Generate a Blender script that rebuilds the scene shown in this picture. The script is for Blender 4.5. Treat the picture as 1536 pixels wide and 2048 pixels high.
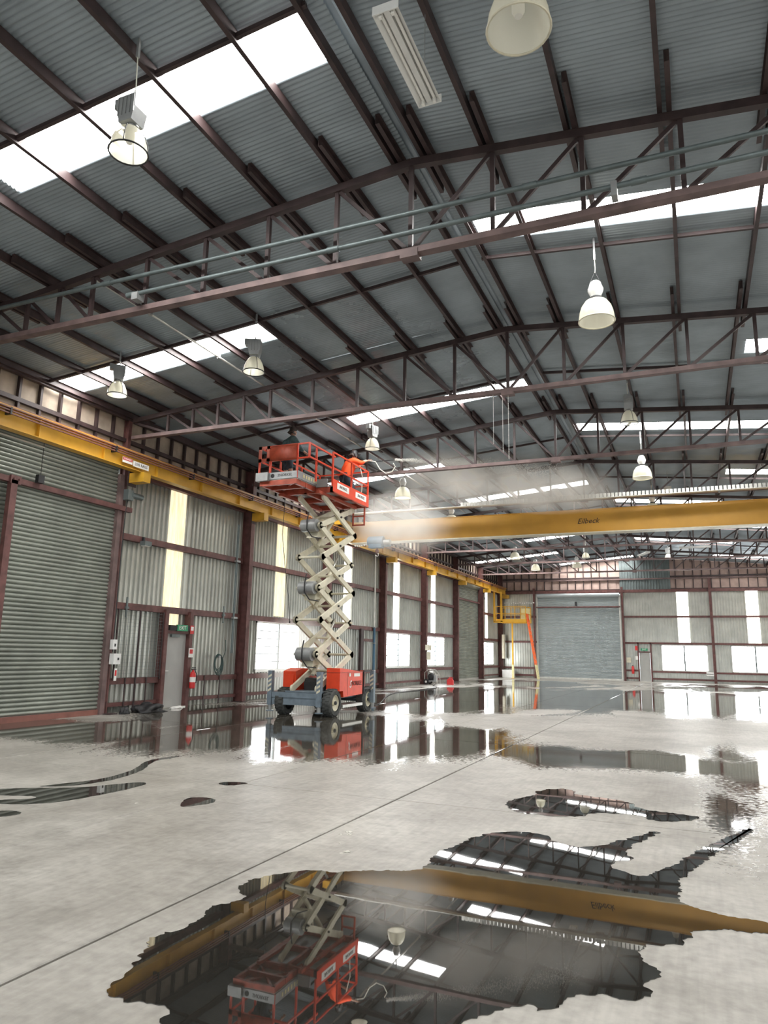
import bpy, bmesh, math, random
from mathutils import Vector, Matrix, noise
random.seed(7)
for o in list(bpy.data.objects): bpy.data.objects.remove(o)
S = bpy.context.scene; COL = S.collection

# ---------------------------------------------------------------- camera
YAW, PIT, ROL, FPX = 0.4066429, 0.19353302, 0.01895453, 1437.1
fw = Vector((-math.sin(YAW)*math.cos(PIT), math.cos(YAW)*math.cos(PIT), math.sin(PIT)))
r0 = Vector((math.cos(YAW), math.sin(YAW), 0)); u0 = r0.cross(fw)
rt = r0*math.cos(ROL)+u0*math.sin(ROL); up = u0*math.cos(ROL)-r0*math.sin(ROL)
cd = bpy.data.cameras.new('camera'); cam = bpy.data.objects.new('camera', cd); COL.objects.link(cam)
M = Matrix((rt, up, -fw)).transposed().to_4x4(); M.translation = (0, 0, 1.6); cam.matrix_world = M
cd.sensor_fit = 'VERTICAL'; cd.sensor_height = 36.0; cd.sensor_width = 27.0; cd.lens = FPX/2048*36.0
cd.clip_start = 0.05; cd.clip_end = 500
S.camera = cam
S.cycles.volume_bounces = 2
# ---------------------------------------------------------------- world / exposure
W = bpy.data.worlds.new('sky'); S.world = W; W.use_nodes = True
bg = W.node_tree.nodes['Background']; bg.inputs[0].default_value = (0.93, 0.97, 1.0, 1); bg.inputs[1].default_value = 3.0
S.view_settings.view_transform = 'Standard'; S.view_settings.look = 'None'
S.view_settings.exposure = 0.05; S.view_settings.gamma = 1.0; S.view_settings.use_curve_mapping = False
SKY_E, WIN_E, STRIP_E = 26.0, 12.0, .85        # daylight behind roof lights, window glass, wall strips

# ---------------------------------------------------------------- materials
def nt(name):
    m = bpy.data.materials.new(name); m.use_nodes = True
    return m, m.node_tree.nodes, m.node_tree.links, m.node_tree.nodes['Principled BSDF']
def mat(name, col, rough=.6, metal=0., var=.15, scale=3., bump=0., ior=None, spec=None):
    m, N, L, b = nt(name)
    b.inputs['Roughness'].default_value = rough; b.inputs['Metallic'].default_value = metal
    if ior: b.inputs['IOR'].default_value = ior
    if spec is not None: b.inputs['Specular IOR Level'].default_value = spec
    if var > 0:
        g = N.new('ShaderNodeNewGeometry'); n = N.new('ShaderNodeTexNoise'); n.inputs['Scale'].default_value = scale
        n.inputs['Detail'].default_value = 5; L.new(g.outputs['Position'], n.inputs['Vector'])
        r = N.new('ShaderNodeValToRGB'); e = r.color_ramp.elements
        e[0].position = .3; e[1].position = .7
        e[0].color = (*[c*(1-var) for c in col], 1); e[1].color = (*[min(1, c*(1+var)) for c in col], 1)
        L.new(n.outputs['Fac'], r.inputs['Fac']); L.new(r.outputs['Color'], b.inputs['Base Color'])
        if bump:
            bp = N.new('ShaderNodeBump'); bp.inputs['Strength'].default_value = bump; bp.inputs['Distance'].default_value = .01
            L.new(n.outputs['Fac'], bp.inputs['Height']); L.new(bp.outputs['Normal'], b.inputs['Normal'])
    else: b.inputs['Base Color'].default_value = (*col, 1)
    return m
def emat(name, col, strength, base=(.8, .8, .8)):
    m, N, L, b = nt(name)
    b.inputs['Base Color'].default_value = (*base, 1); b.inputs['Roughness'].default_value = .35
    b.inputs['Emission Color'].default_value = (*col, 1); b.inputs['Emission Strength'].default_value = strength
    return m
MT = {}
MT['maroon'] = mat('maroon_steel', (.048, .029, .029), .55, 0, .35, 4)
MT['maroon2'] = mat('red_oxide_steel', (.125, .052, .047), .55, 0, .35, 5)
MT['chord'] = mat('dusty_red_steel', (.15, .10, .095), .6, 0, .4, 3)
MT['roof'] = mat('roof_zinc', (.345, .40, .44), .38, .35, .16, 1.2)
def wet_roof():
    m = MT['roof']; N, L = m.node_tree.nodes, m.node_tree.links; b = N['Principled BSDF']
    g = N.new('ShaderNodeNewGeometry'); a = N.new('ShaderNodeVectorMath'); a.operation = 'SUBTRACT'; L.new(g.outputs['Position'], a.inputs[0]); a.inputs[1].default_value = (-6.7, 15.3, 8.3)
    q = N.new('ShaderNodeVectorMath'); q.operation = 'MULTIPLY'; L.new(a.outputs[0], q.inputs[0]); q.inputs[1].default_value = (1/2.6, 1/5., 0)
    l = N.new('ShaderNodeVectorMath'); l.operation = 'LENGTH'; L.new(q.outputs[0], l.inputs[0])
    n = N.new('ShaderNodeTexNoise'); n.inputs['Scale'].default_value = 1.6; n.inputs['Detail'].default_value = 6; L.new(g.outputs['Position'], n.inputs['Vector'])
    s_ = N.new('ShaderNodeMath'); s_.operation = 'ADD'; L.new(l.outputs['Value'], s_.inputs[0]); L.new(n.outputs['Fac'], s_.inputs[1])
    r = N.new('ShaderNodeMapRange'); L.new(s_.outputs[0], r.inputs[0]); r.inputs[1].default_value = .9; r.inputs[2].default_value = 1.4; r.inputs[3].default_value = .1; r.inputs[4].default_value = .38
    L.new(r.outputs[0], b.inputs['Roughness'])
wet_roof()
MT['wall'] = mat('wall_zinc', (.46, .47, .43), .30, .55, .14, 1.5)
MT['wall_dark'] = mat('old_dark_sheet', (.16, .19, .19), .5, .4, .2, 2)
MT['slat'] = mat('shutter_grey_green', (.30, .32, .28), .42, .35, .15, 1.3)
MT['slat2'] = mat('shutter_pale_grey', (.42, .46, .47), .38, .4, .08, 1.3)
MT['fibre'] = mat('fibre_board', (.42, .35, .28), .8, 0, .25, 2.5)
MT['fibre2'] = mat('pink_fibre_board', (.46, .34, .30), .8, 0, .15, 2.5)
MT['yellow'] = mat('crane_yellow', (.62, .34, .03), .45, 0, .15, 2)
MT['bridge'] = mat('bridge_ochre', (.58, .30, .035), .45, 0, .12, 1)
MT['conduct'] = mat('conductor_red', (.22, .09, .07), .5, 0, .2, 4)
MT['white'] = mat('white_paint', (.78, .78, .76), .4, 0, .06, 6)
MT['cream'] = mat('cream_paint', (.66, .62, .48), .42, 0, .12, 5)
MT['tube_grey'] = mat('galv_conduit', (.13, .16, .162), .42, .3, .15, 8)
MT['grey'] = mat('mid_grey', (.33, .34, .34), .45, .3, .12, 6)
MT['black'] = mat('black_rubber', (.02, .02, .022), .5, 0, .2, 10)
MT['tyre'] = mat('tyre', (.055, .058, .055), .75, 0, .4, 14, .4)
MT['bluegrey'] = mat('chassis_bluegrey', (.17, .215, .255), .45, .1, .2, 6)
MT['red'] = mat('lift_red', (.72, .06, .018), .38, 0, .1, 5)
MT['red_dark'] = mat('lift_red_worn', (.40, .07, .035), .45, 0, .25, 6)
MT['hivis'] = mat('hivis_orange', (1.0, .09, .015), .7, 0, .08, 9)
MT['darkgreen'] = mat('dark_green_cloth', (.05, .085, .088), .85, 0, .3, 12)
MT['navy'] = mat('navy_cloth', (.035, .045, .06), .85, 0, .3, 12)
MT['skin'] = mat('skin', (.42, .24, .17), .55, 0, .08, 9)
MT['hair'] = mat('hair', (.05, .035, .03), .6, 0, .2, 30)
MT['door_grey'] = mat('door_grey', (.42, .42, .40), .45, 0, .06, 2)
MT['green'] = mat('exit_green', (.01, .28, .12), .4, 0, 0)
MT['paper'] = mat('white_label', (.85, .84, .80), .5, 0, 0)
MT['ink'] = mat('black_ink', (.015, .015, .015), .6, 0, 0)
MT['sred'] = mat('safety_red', (.62, .03, .03), .4, 0, .05, 5)
MT['orange'] = mat('ladder_orange', (.85, .14, .03), .5, 0, .08, 4)
MT['alu'] = mat('aluminium', (.62, .62, .58), .35, .6, .1, 5)
MT['hazard'] = mat('pale_yellow', (.72, .66, .36), .5, 0, .1, 8)
MT['coil'] = mat('hose_green', (.015, .05, .045), .4, 0, .1, 9)
MT['hose'] = mat('pale_hose', (.72, .72, .62), .45, 0, .05, 9)
MT['hoist'] = mat('hoist_blue', (.12, .18, .24), .45, .1, .15, 5)
MT['concrete_bit'] = mat('rubble', (.6, .58, .52), .9, 0, .2, 20)
MT['bluepipe'] = mat('blue_pipe', (.06, .14, .22), .45, 0, .1, 4)
MT['sky'] = emat('roof_light', (1, .99, .96), SKY_E)
def stripmat():
    m, N, L, b = nt('wall_light_strip'); b.inputs['Base Color'].default_value = (.7, .62, .42, 1); b.inputs['Roughness'].default_value = .4
    g = N.new('ShaderNodeNewGeometry'); mp = N.new('ShaderNodeMapping'); mp.inputs['Scale'].default_value = (1, 9, .7); L.new(g.outputs['Position'], mp.inputs['Vector'])
    n = N.new('ShaderNodeTexNoise'); n.inputs['Scale'].default_value = 2.4; n.inputs['Detail'].default_value = 5; L.new(mp.outputs[0], n.inputs['Vector'])
    r = N.new('ShaderNodeValToRGB'); r.color_ramp.elements[0].position = .35; r.color_ramp.elements[1].position = .65
    r.color_ramp.elements[0].color = (.84, .70, .42, 1); r.color_ramp.elements[1].color = (1, .92, .68, 1); L.new(n.outputs['Fac'], r.inputs[0])
    L.new(r.outputs[0], b.inputs['Emission Color']); b.inputs['Emission Strength'].default_value = STRIP_E; return m
MT['strip'] = stripmat()
MT['strip2'] = emat('wall_light_strip_clear', (1, .97, .88), 5.0)
MT['glass'] = emat('window_daylight', (.95, .98, 1), WIN_E)
# prismatic lamp bowl: thin clear plastic
def bowlmat():
    m, N, L, b = nt('prismatic_bowl'); out = N['Material Output']
    b.inputs['Base Color'].default_value = (.86, .84, .72, 1); b.inputs['Roughness'].default_value = .22
    t = N.new('ShaderNodeBsdfTranslucent'); t.inputs[0].default_value = (.95, .92, .78, 1)
    tr = N.new('ShaderNodeBsdfTransparent'); tr.inputs[0].default_value = (.95, .95, .9, 1)
    a = N.new('ShaderNodeMixShader'); a.inputs[0].default_value = .5; L.new(b.outputs[0], a.inputs[1]); L.new(t.outputs[0], a.inputs[2])
    c = N.new('ShaderNodeMixShader'); c.inputs[0].default_value = .22; L.new(a.outputs[0], c.inputs[1]); L.new(tr.outputs[0], c.inputs[2])
    L.new(c.outputs[0], out.inputs[0]); return m
MT['bowl'] = bowlmat()
def watermat():
    m, N, L, b = nt('puddle_water'); b.inputs['Base Color'].default_value = (.022, .021, .018, 1)
    b.inputs['Roughness'].default_value = .015; b.inputs['IOR'].default_value = 2.3
    g = N.new('ShaderNodeNewGeometry'); n = N.new('ShaderNodeTexNoise'); n.inputs['Scale'].default_value = 2.2
    bp = N.new('ShaderNodeBump'); bp.inputs['Strength'].default_value = .012; bp.inputs['Distance'].default_value = .02
    L.new(g.outputs['Position'], n.inputs['Vector']); L.new(n.outputs['Fac'], bp.inputs['Height']); L.new(bp.outputs['Normal'], b.inputs['Normal'])
    return m
MT['water'] = watermat()

# wet concrete: damp zones (cx, cy, rx, ry, gain) in world metres
WET = [(-11.2, 11.2, 4.2, 2.0, 1.5), (-8.2, 14.0, 3.4, 5.2, 1.6), (-5.2, 13.0, 2.6, 3.6, 1.5), (-11.5, 16.5, 2.8, 3.6, 1.3),
       (-1.2, 12.6, 3.0, 1.5, 1.15), (.7, 12.2, .8, 3.6, .8), (-5.5, 30, 8., 9.0, 1.6), (-.5, 31., 7.5, 9.0, 1.6), (3.5, 27, 4, 6, 1.2),
       (-9.5, 23, 5., 6., 1.3), (-9, 43, 5.5, 7, .9), (2, 45, 6, 7, .8), (.25, 8.6, .35, 2.4, .5)]
def floormat():
    m, N, L, b = nt('wet_concrete')
    def nd(t, **k):
        n = N.new(t)
        for a, v in k.items(): setattr(n, a, v)
        return n
    def math_(op, a, c=None, clamp=False):
        n = nd('ShaderNodeMath', operation=op, use_clamp=clamp)
        for i, x in enumerate((a, c)):
            if x is None: continue
            if isinstance(x, (int, float)): n.inputs[i].default_value = x
            else: L.new(x, n.inputs[i])
        return n.outputs[0]
    g = nd('ShaderNodeNewGeometry'); P = g.outputs['Position']
    def noise_(s, d=6, dist=0., vec=None):
        n = nd('ShaderNodeTexNoise'); n.inputs['Scale'].default_value = s; n.inputs['Detail'].default_value = d
        n.inputs['Distortion'].default_value = dist; L.new(vec or P, n.inputs['Vector']); return n
    acc = None
    for cx, cy, rx, ry, gain in WET:
        s = nd('ShaderNodeVectorMath', operation='SUBTRACT'); L.new(P, s.inputs[0]); s.inputs[1].default_value = (cx, cy, 0)
        q = nd('ShaderNodeVectorMath', operation='MULTIPLY'); L.new(s.outputs[0], q.inputs[0]); q.inputs[1].default_value = (1/rx, 1/ry, 0)
        l = nd('ShaderNodeVectorMath', operation='LENGTH'); L.new(q.outputs[0], l.inputs[0])
        v = math_('MULTIPLY', math_('SUBTRACT', 1.0, l.outputs['Value']), gain)
        acc = v if acc is None else math_('MAXIMUM', acc, v)
    st = nd('ShaderNodeMapping'); st.inputs['Scale'].default_value = (.7, .28, 1); L.new(P, st.inputs['Vector'])
    n1 = noise_(1.1, 8, .6, st.outputs[0]); n2 = noise_(16, 7)
    w = math_('ADD', acc, math_('MULTIPLY', math_('SUBTRACT', n1.outputs['Fac'], .5), 1.9))
    w = math_('ADD', w, math_('MULTIPLY', math_('SUBTRACT', n2.outputs['Fac'], .5), 1.0))
    mr = nd('ShaderNodeMapRange', interpolation_type='SMOOTHSTEP'); L.new(w, mr.inputs[0]); mr.inputs[1].default_value = .02; mr.inputs[2].default_value = .42
    wet = mr.outputs[0]
    # dry colour
    c1 = noise_(.55, 8, .4); c2 = noise_(14, 8); c3 = noise_(2.6, 8, 1.2)
    r1 = nd('ShaderNodeValToRGB'); r1.color_ramp.elements[0].position = .32; r1.color_ramp.elements[1].position = .68
    r1.color_ramp.elements[0].color = (.25, .232, .205, 1); r1.color_ramp.elements[1].color = (.44, .42, .385, 1); L.new(c1.outputs['Fac'], r1.inputs[0])
    mul = nd('ShaderNodeMixRGB', blend_type='MULTIPLY'); mul.inputs[0].default_value = .75; L.new(r1.outputs[0], mul.inputs[1])
    r2 = nd('ShaderNodeValToRGB'); r2.color_ramp.elements[0].position = .25; r2.color_ramp.elements[1].position = .6
    r2.color_ramp.elements[0].color = (.45, .44, .42, 1); r2.color_ramp.elements[1].color = (1.05, 1.05, 1.05, 1)
    L.new(math_('MULTIPLY', math_('ADD', c2.outputs['Fac'], c3.outputs['Fac']), .5), r2.inputs[0]); L.new(r2.outputs[0], mul.inputs[2])
    # fine scratches along the hall
    sc = nd('ShaderNodeMapping'); sc.inputs['Scale'].default_value = (13, .7, 1); sc.inputs['Rotation'].default_value = (0, 0, .22); L.new(P, sc.inputs['Vector'])
    ns = noise_(2.0, 6, .3, sc.outputs[0])
    r3 = nd('ShaderNodeValToRGB'); r3.color_ramp.elements[0].position = .3; r3.color_ramp.elements[1].position = .62
    r3.color_ramp.elements[0].color = (.86, .86, .85, 1); r3.color_ramp.elements[1].color = (1.05, 1.05, 1.04, 1); L.new(ns.outputs['Fac'], r3.inputs[0])
    mul2 = nd('ShaderNodeMixRGB', blend_type='MULTIPLY'); mul2.inputs[0].default_value = .75; L.new(mul.outputs[0], mul2.inputs[1]); L.new(r3.outputs[0], mul2.inputs[2])
    wm = nd('ShaderNodeMixRGB', blend_type='MIX'); L.new(wet, wm.inputs[0]); L.new(mul2.outputs[0], wm.inputs[1])
    dk = nd('ShaderNodeMixRGB', blend_type='MULTIPLY'); dk.inputs[0].default_value = 1; L.new(mul2.outputs[0], dk.inputs[1]); dk.inputs[2].default_value = (.2, .19, .17, 1)
    L.new(dk.outputs[0], wm.inputs[2]); L.new(wm.outputs[0], b.inputs['Base Color'])
    ro = nd('ShaderNodeMapRange'); pw = math_('POWER', wet, .55); L.new(pw, ro.inputs[0]); ro.inputs[3].default_value = .42; ro.inputs[4].default_value = .035; L.new(ro.outputs[0], b.inputs['Roughness'])
    io = nd('ShaderNodeMapRange'); L.new(wet, io.inputs[0]); io.inputs[3].default_value = 1.5; io.inputs[4].default_value = 2.0; L.new(io.outputs[0], b.inputs['IOR'])
    bp = nd('ShaderNodeBump'); bp.inputs['Distance'].default_value = .006
    bs = nd('ShaderNodeMapRange'); L.new(wet, bs.inputs[0]); bs.inputs[3].default_value = .5; bs.inputs[4].default_value = .035; L.new(bs.outputs[0], bp.inputs['Strength'])
    L.new(c2.outputs['Fac'], bp.inputs['Height']); L.new(bp.outputs['Normal'], b.inputs['Normal'])
    return m
MT['floor'] = floormat()

# ---------------------------------------------------------------- builders
ORG = {}
class MB:
    def __init__(s): s.v = []; s.f = []
    def box(s, x0, x1, y0, y1, z0, z1):
        n = len(s.v)
        s.v += [(x, y, z) for z in (z0, z1) for y in (y0, y1) for x in (x0, x1)]
        s.f += [tuple(n+i for i in q) for q in ((0, 2, 3, 1), (4, 5, 7, 6), (0, 1, 5, 4), (2, 6, 7, 3), (0, 4, 6, 2), (1, 3, 7, 5))]
        return s
    def bar(s, a, c, w, h, upv=(0, 0, 1)):
        a, c = Vector(a), Vector(c); d = (c-a).normalized(); u = Vector(upv)
        if abs(d.dot(u)) > .98: u = Vector((1, 0, 0))
        sd = d.cross(u).normalized(); u = sd.cross(d); n = len(s.v)
        for p in (a, c):
            for i, j in ((-1, -1), (1, -1), (1, 1), (-1, 1)): s.v.append(tuple(p+sd*(i*w/2)+u*(j*h/2)))
        s.f += [tuple(n+i for i in q) for q in ((0, 1, 2, 3), (7, 6, 5, 4), (0, 4, 5, 1), (1, 5, 6, 2), (2, 6, 7, 3), (3, 7, 4, 0))]
        return s
    def tube(s, pts, r, n=8, closed=False):
        pts = [Vector(p) for p in pts]; base = len(s.v); K = len(pts); prev = None
        for k, p in enumerate(pts):
            d = (pts[min(k+1, K-1)]-pts[max(k-1, 0)]) if not closed else (pts[(k+1) % K]-pts[k-1])
            d.normalize(); u = prev if prev is not None else (Vector((0, 0, 1)) if abs(d.z) < .9 else Vector((1, 0, 0)))
            sd = d.cross(u).normalized(); u = sd.cross(d); prev = u
            rr = r[k] if isinstance(r, (list, tuple)) else r
            for i in range(n):
                t = 2*math.pi*i/n; s.v.append(tuple(p+sd*(rr*math.cos(t))+u*(rr*math.sin(t))))
        for k in range(K if closed else K-1):
            for i in range(n):
                a = base+k*n; c = base+((k+1) % K)*n; j = (i+1) % n
                s.f.append((a+i, a+j, c+j, c+i))
        if not closed:
            s.f.append(tuple(base+i for i in range(n))[::-1]); s.f.append(tuple(base+(K-1)*n+i for i in range(n)))
        return s
    def lathe(s, prof, n=20, origin=(0, 0, 0), axis='z', caps=True):
        base = len(s.v); ox, oy, oz = origin; K = len(prof)
        for r, h in prof:
            for i in range(n):
                t = 2*math.pi*i/n; a, c = r*math.cos(t), r*math.sin(t)
                s.v.append((ox+a, oy+c, oz+h) if axis == 'z' else ((ox+h, oy+a, oz+c) if axis == 'x' else (ox+a, oy+h, oz+c)))
        for k in range(K-1):
            for i in range(n):
                j = (i+1) % n; s.f.append((base+k*n+i, base+k*n+j, base+(k+1)*n+j, base+(k+1)*n+i))
        if caps:
            s.f.append(tuple(base+i for i in range(n))[::-1]); s.f.append(tuple(base+(K-1)*n+i for i in range(n)))
        return s
    def prism(s, poly, axis, a0, a1):          # polygon in the two other axes, extruded along axis
        n = len(s.v); K = len(poly); ix = 'xyz'.index(axis)
        for a in (a0, a1):
            for p in poly:
                q = list(p); q.insert(ix, a); s.v.append(tuple(q))
        s.f.append(tuple(n+i for i in range(K))[::-1]); s.f.append(tuple(n+K+i for i in range(K)))
        for i in range(K): j = (i+1) % K; s.f.append((n+i, n+j, n+K+j, n+K+i))
        return s
    def mesh(s, name, m, off=(0, 0, 0), smooth=False):
        me = bpy.data.meshes.new(name); o = Vector(off)
        me.from_pydata([tuple(Vector(v)-o) for v in s.v], [], s.f)
        bm = bmesh.new(); bm.from_mesh(me); bmesh.ops.recalc_face_normals(bm, faces=bm.faces)
        bm.to_mesh(me); bm.free()
        me.materials.append(MT[m] if isinstance(m, str) else m)
        if smooth:
            me.polygons.foreach_set('use_smooth', [True]*len(me.polygons))
            try: me.set_sharp_from_angle(angle=math.radians(38))
            except Exception: pass
        return me
    def build(s, name, m, parent=None, smooth=False):
        off = ORG.get(parent.name, Vector()) if parent else Vector()
        return link(name, s.mesh(name, m, off, smooth), parent)
def link(name, data, parent=None, loc=None):
    o = bpy.data.objects.new(name, data); COL.objects.link(o)
    if parent: o.parent = parent; ORG[o.name] = ORG.get(parent.name, Vector()).copy()
    if loc is not None: o.location = loc
    return o
def tag(o, label, cat, group=None, kind=None):
    if label: o['label'] = label
    if cat: o['category'] = cat
    if group: o['group'] = group
    if kind: o['kind'] = kind
    return o
def thing(name, loc, label=None, cat=None, group=None, kind=None):
    o = bpy.data.objects.new(name, None); o.empty_display_size = .2; COL.objects.link(o)
    o.location = loc; ORG[o.name] = Vector(loc); return tag(o, label, cat, group, kind)
def copy_tree(o, parent=None):
    c = o.copy(); COL.objects.link(c)
    if parent: c.parent = parent
    for ch in list(o.children): copy_tree(ch, c)
    return c
def text(name, s, size, loc, right, upv, m, parent, shear=0., depth=.002):
    cu = bpy.data.curves.new('lettering', 'FONT'); cu.body = s; cu.size = size; cu.align_x = 'CENTER'; cu.align_y = 'CENTER'
    cu.extrude = depth; cu.shear = shear; cu.resolution_u = 2
    t = bpy.data.objects.new('lettering', cu); COL.objects.link(t)
    me = bpy.data.meshes.new_from_object(t.evaluated_get(bpy.context.evaluated_depsgraph_get()))
    bpy.data.objects.remove(t); bpy.data.curves.remove(cu)
    R, U = Vector(right).normalized(), Vector(upv).normalized(); Nn = R.cross(U)
    off = ORG.get(parent.name, Vector()); lo = Vector(loc)-off
    me.transform(Matrix((R, U, Nn)).transposed().to_4x4()); me.transform(Matrix.Translation(lo))
    me.materials.clear(); me.materials.append(MT[m]); return link(name, me, parent)

# ---------------------------------------------------------------- dimensions
XL, XRT, XR = -13.5, 6.9, -3.3
YF, YB = 53.86, -8.62
T = [8.42+5.68*i for i in range(9)]            # frames; T[8] is the gable
SL = .0915; ZTC = 8.40                         # top chord centre line at ridge
def ztop(x): return ZTC-SL*abs(x-XR)
ZR = 8.645
def zroof(x): return ZR-SL*abs(x-XR)
GIRT = [.2, .77, 2.66, 4.45, 6.16]

# ---------------------------------------------------------------- floor
fl = thing('floor', (0, 0, 0), 'grey concrete slab floor, partly wet and glossy', None, None, 'structure')
xs = [-13.7, -9.35, -5.21, -3.17, 1.9, 7.1]; ys = [-9, -3.5, 2.17, 7.83, 13.5, 19.2, 24.9, 30.6, 36.2, 41.9, 47.6, 54.1]
MB().box(-13.7, 7.1, -9, 54.1, -.1, -.02).build('joint_bed', MT['black'], fl)
for i in range(5):
    for j in range(11):
        g = .006; c = .006; gx = {-3.17: .013}
        x0, x1, y0, y1 = xs[i]+gx.get(xs[i], .005), xs[i+1]-gx.get(xs[i+1], .005), ys[j]+g, ys[j+1]-g; b = MB()
        b.v = [(x0, y0, -.03), (x1, y0, -.03), (x1, y1, -.03), (x0, y1, -.03), (x0, y0, -c), (x1, y0, -c), (x1, y1, -c), (x0, y1, -c),
               (x0+c, y0+c, 0), (x1-c, y0+c, 0), (x1-c, y1-c, 0), (x0+c, y1-c, 0)]
        b.f = [(k, (k+1) % 4, 4+(k+1) % 4, 4+k) for k in range(4)]+[(4+k, 4+(k+1) % 4, 8+(k+1) % 4, 8+k) for k in range(4)]+[(8, 9, 10, 11), (3, 2, 1, 0)]
        b.build('slab', 'floor', fl)
MB().box(-60, 60, -60, 120, -.4, -.12).build('ground', mat('outside_ground', (.4, .4, .38), .9), None)
tag(bpy.data.objects['ground'], 'pale ground outside the shed', None, None, 'structure')

# ---------------------------------------------------------------- roof
ce = thing('ceiling', (XR, 20, 8.6), 'grey corrugated metal roof underside with white roof lights', None, None, 'structure')
PIT_ = .0730
def wave_sheet(xa, xb, width):
    b = MB(); n = 40
    for k in range(n+1):
        y = width*k/n; z = .0125*math.cos(2*math.pi*k/4.)
        b.v += [(xa, y, zroof(xa)+z), (xb, y, zroof(xb)+z)]
    b.f = [(2*k, 2*k+1, 2*k+3, 2*k+2) for k in range(n)]
    return b
SHEETS = {}
def sheet(name, xa, xb, y, w, m):
    k = (round(xa, 2), round(xb, 2), w, m)
    if k not in SHEETS: SHEETS[k] = wave_sheet(xa, xb, w).mesh(name, m, (0, 0, 0), False)
    me = SHEETS[k]; me.polygons.foreach_set('use_smooth', [True]*len(me.polygons))
    return link(name, me, ce, (-XR, y-20, -8.6))
for side in (-1, 1):
    w = .73 if side < 0 else .716; y0 = 5.82 if side < 0 else 10.25-8*.716
    i0 = -int((y0+9)/w)
    i = i0
    while y0+i*w < YF-.05:
        y = y0+i*w; e = (-13.78 if side < 0 else 7.18); rdg = XR+side*.06
        if i % 8 == 0 and i >= -8:
            bay = i//8
            ridge_type = (bay % 2 == 0) if side < 0 else (bay % 2 == 1)
            if side < 0: segs = [(rdg, -3.6, 'roof'), (-3.6, -8.75, 'sky'), (-8.75, e, 'roof')] if ridge_type else [(rdg, -7.9, 'roof'), (-7.9, e, 'sky')]
            else: segs = [(rdg, -2.97, 'roof'), (-2.97, 2.25, 'sky'), (2.25, e, 'roof')] if ridge_type else [(rdg, 1.36, 'roof'), (1.36, e, 'sky')]
            for a, c, m in segs: sheet('roof_light' if m == 'sky' else 'roof_sheet', a, c, y, w, m)
        else: sheet('roof_sheet', rdg, e, y, w, 'roof')
        i += 1
b = MB()                                        # ridge capping seen from below, notched flashing
for s in (-1, 1):
    b.v_ = 0
rc = MB(); n = len(rc.v)
rc.v = [(XR-.32, YB, zroof(XR-.32)+.03), (XR, YB, ZR+.05), (XR+.32, YB, zroof(XR+.32)+.03), (XR-.32, YF, zroof(XR-.32)+.03), (XR, YF, ZR+.05), (XR+.32, YF, zroof(XR+.32)+.03)]
rc.f = [(0, 1, 4, 3), (1, 2, 5, 4)]
rc.build('ridge_cap', 'roof', ce)
# purlins: lapped lengths per bay
PX = [-3.52, -4.37, -5.50, -6.63, -7.77, -8.94, -10.12, -11.30, -12.42, -13.42]
PX = PX+[2*XR-x for x in PX]
FR = [YB, -2.94, 2.74]+T
pm = {}
for k in range(2, len(FR)-1):
    a, c = FR[k], FR[k+1]
    for x in PX:
        s = 1 if k % 2 else -1
        key = (x, s, k == 2, k == len(FR)-2)
        y0 = -(.85 if k > 2 else 0); y1 = 5.68+(.85 if k < len(FR)-2 else 0)
        if key not in pm:
            zt = zroof(x)-.022; xo = x+s*.034
            q = MB(); q.box(xo-.006*s-.003, xo-.006*s+.003, y0, y1, zt-.15, zt); q.box(xo-.003, xo+s*.05, y0, y1, zt-.15, zt-.145) if s > 0 else q.box(xo-.05, xo+.003, y0, y1, zt-.15, zt-.145)
            (q.box(xo-.003, xo+.05, y0, y1, zt-.005, zt) if s > 0 else q.box(xo-.05, xo+.003, y0, y1, zt-.005, zt))
            pm[key] = q.mesh('purlin', 'maroon', (XR, 20, 8.6))
        link('purlin', pm[key], ce, (0, a, 0))
    q = MB()                                     # mid-bay bridging between purlins
    for s in (-1, 1):
        q.bar((XR+s*.2, a+2.97, zroof(XR+.2)-.1), (XR+s*10.15, a+2.97, zroof(XR+10.15)-.1), .05, .06)
    q.build('purlin_bridging', 'maroon', ce)

# ---------------------------------------------------------------- trusses
VO = [0, 1.165, 2.33, 3.495, 4.66, 5.82, 6.58, 7.34, 8.1, 8.88]
ZB = 7.02
def make_truss():
    r = thing('roof_truss', (XR, 0, ZB))
    b = MB()
    for s in (-1, 1):
        x1 = XR+s*10.0; b.bar((XR, 0, ZTC), (x1, 0, ztop(x1)), .10, .115)
    b.build('top_chord', 'maroon', r)
    MB().box(XR-10.0, XR+10.0, -.07, .07, ZB-.045, ZB+.045).build('bottom_chord', 'chord', r)
    for s in (-1, 1):
        for k, o in enumerate(VO):
            if k == 0 and s > 0: continue
            x = XR+s*o
            MB().box(x-.03, x+.03, -.03, .03, ZB+.04, ztop(x)-.05).build('web_post', 'maroon', r)
        offs = VO+[10.0]
        for k in range(len(offs)-1):
            xa, xb = XR+s*(offs[k]+.04), XR+s*(offs[k+1]-.04)
            MB().bar((xa, 0, ZB+.05), (xb, 0, ztop(xb)-.06), .04, .055).build('web_diagonal', 'maroon', r)
    MB().box(XR-.13, XR+.13, -.08, .08, ZB-.1, ZB+.02).build('splice_plate', 'chord', r)
    return r
proto = make_truss()
TL = ['nearest maroon steel roof truss with two grey conduits strung along it', 'second maroon roof truss from the camera, in front of the lift platform',
      'third maroon roof truss from the camera, just beyond the lift platform', 'fourth maroon roof truss, half veiled by spray above the crane beam',
      'fifth maroon roof truss, first one beyond the crane beam', 'sixth maroon roof truss from the camera, seen below the crane beam',
      'seventh maroon roof truss from the camera, deep in the shed', 'eighth maroon roof truss, last before the far wall']
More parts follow.
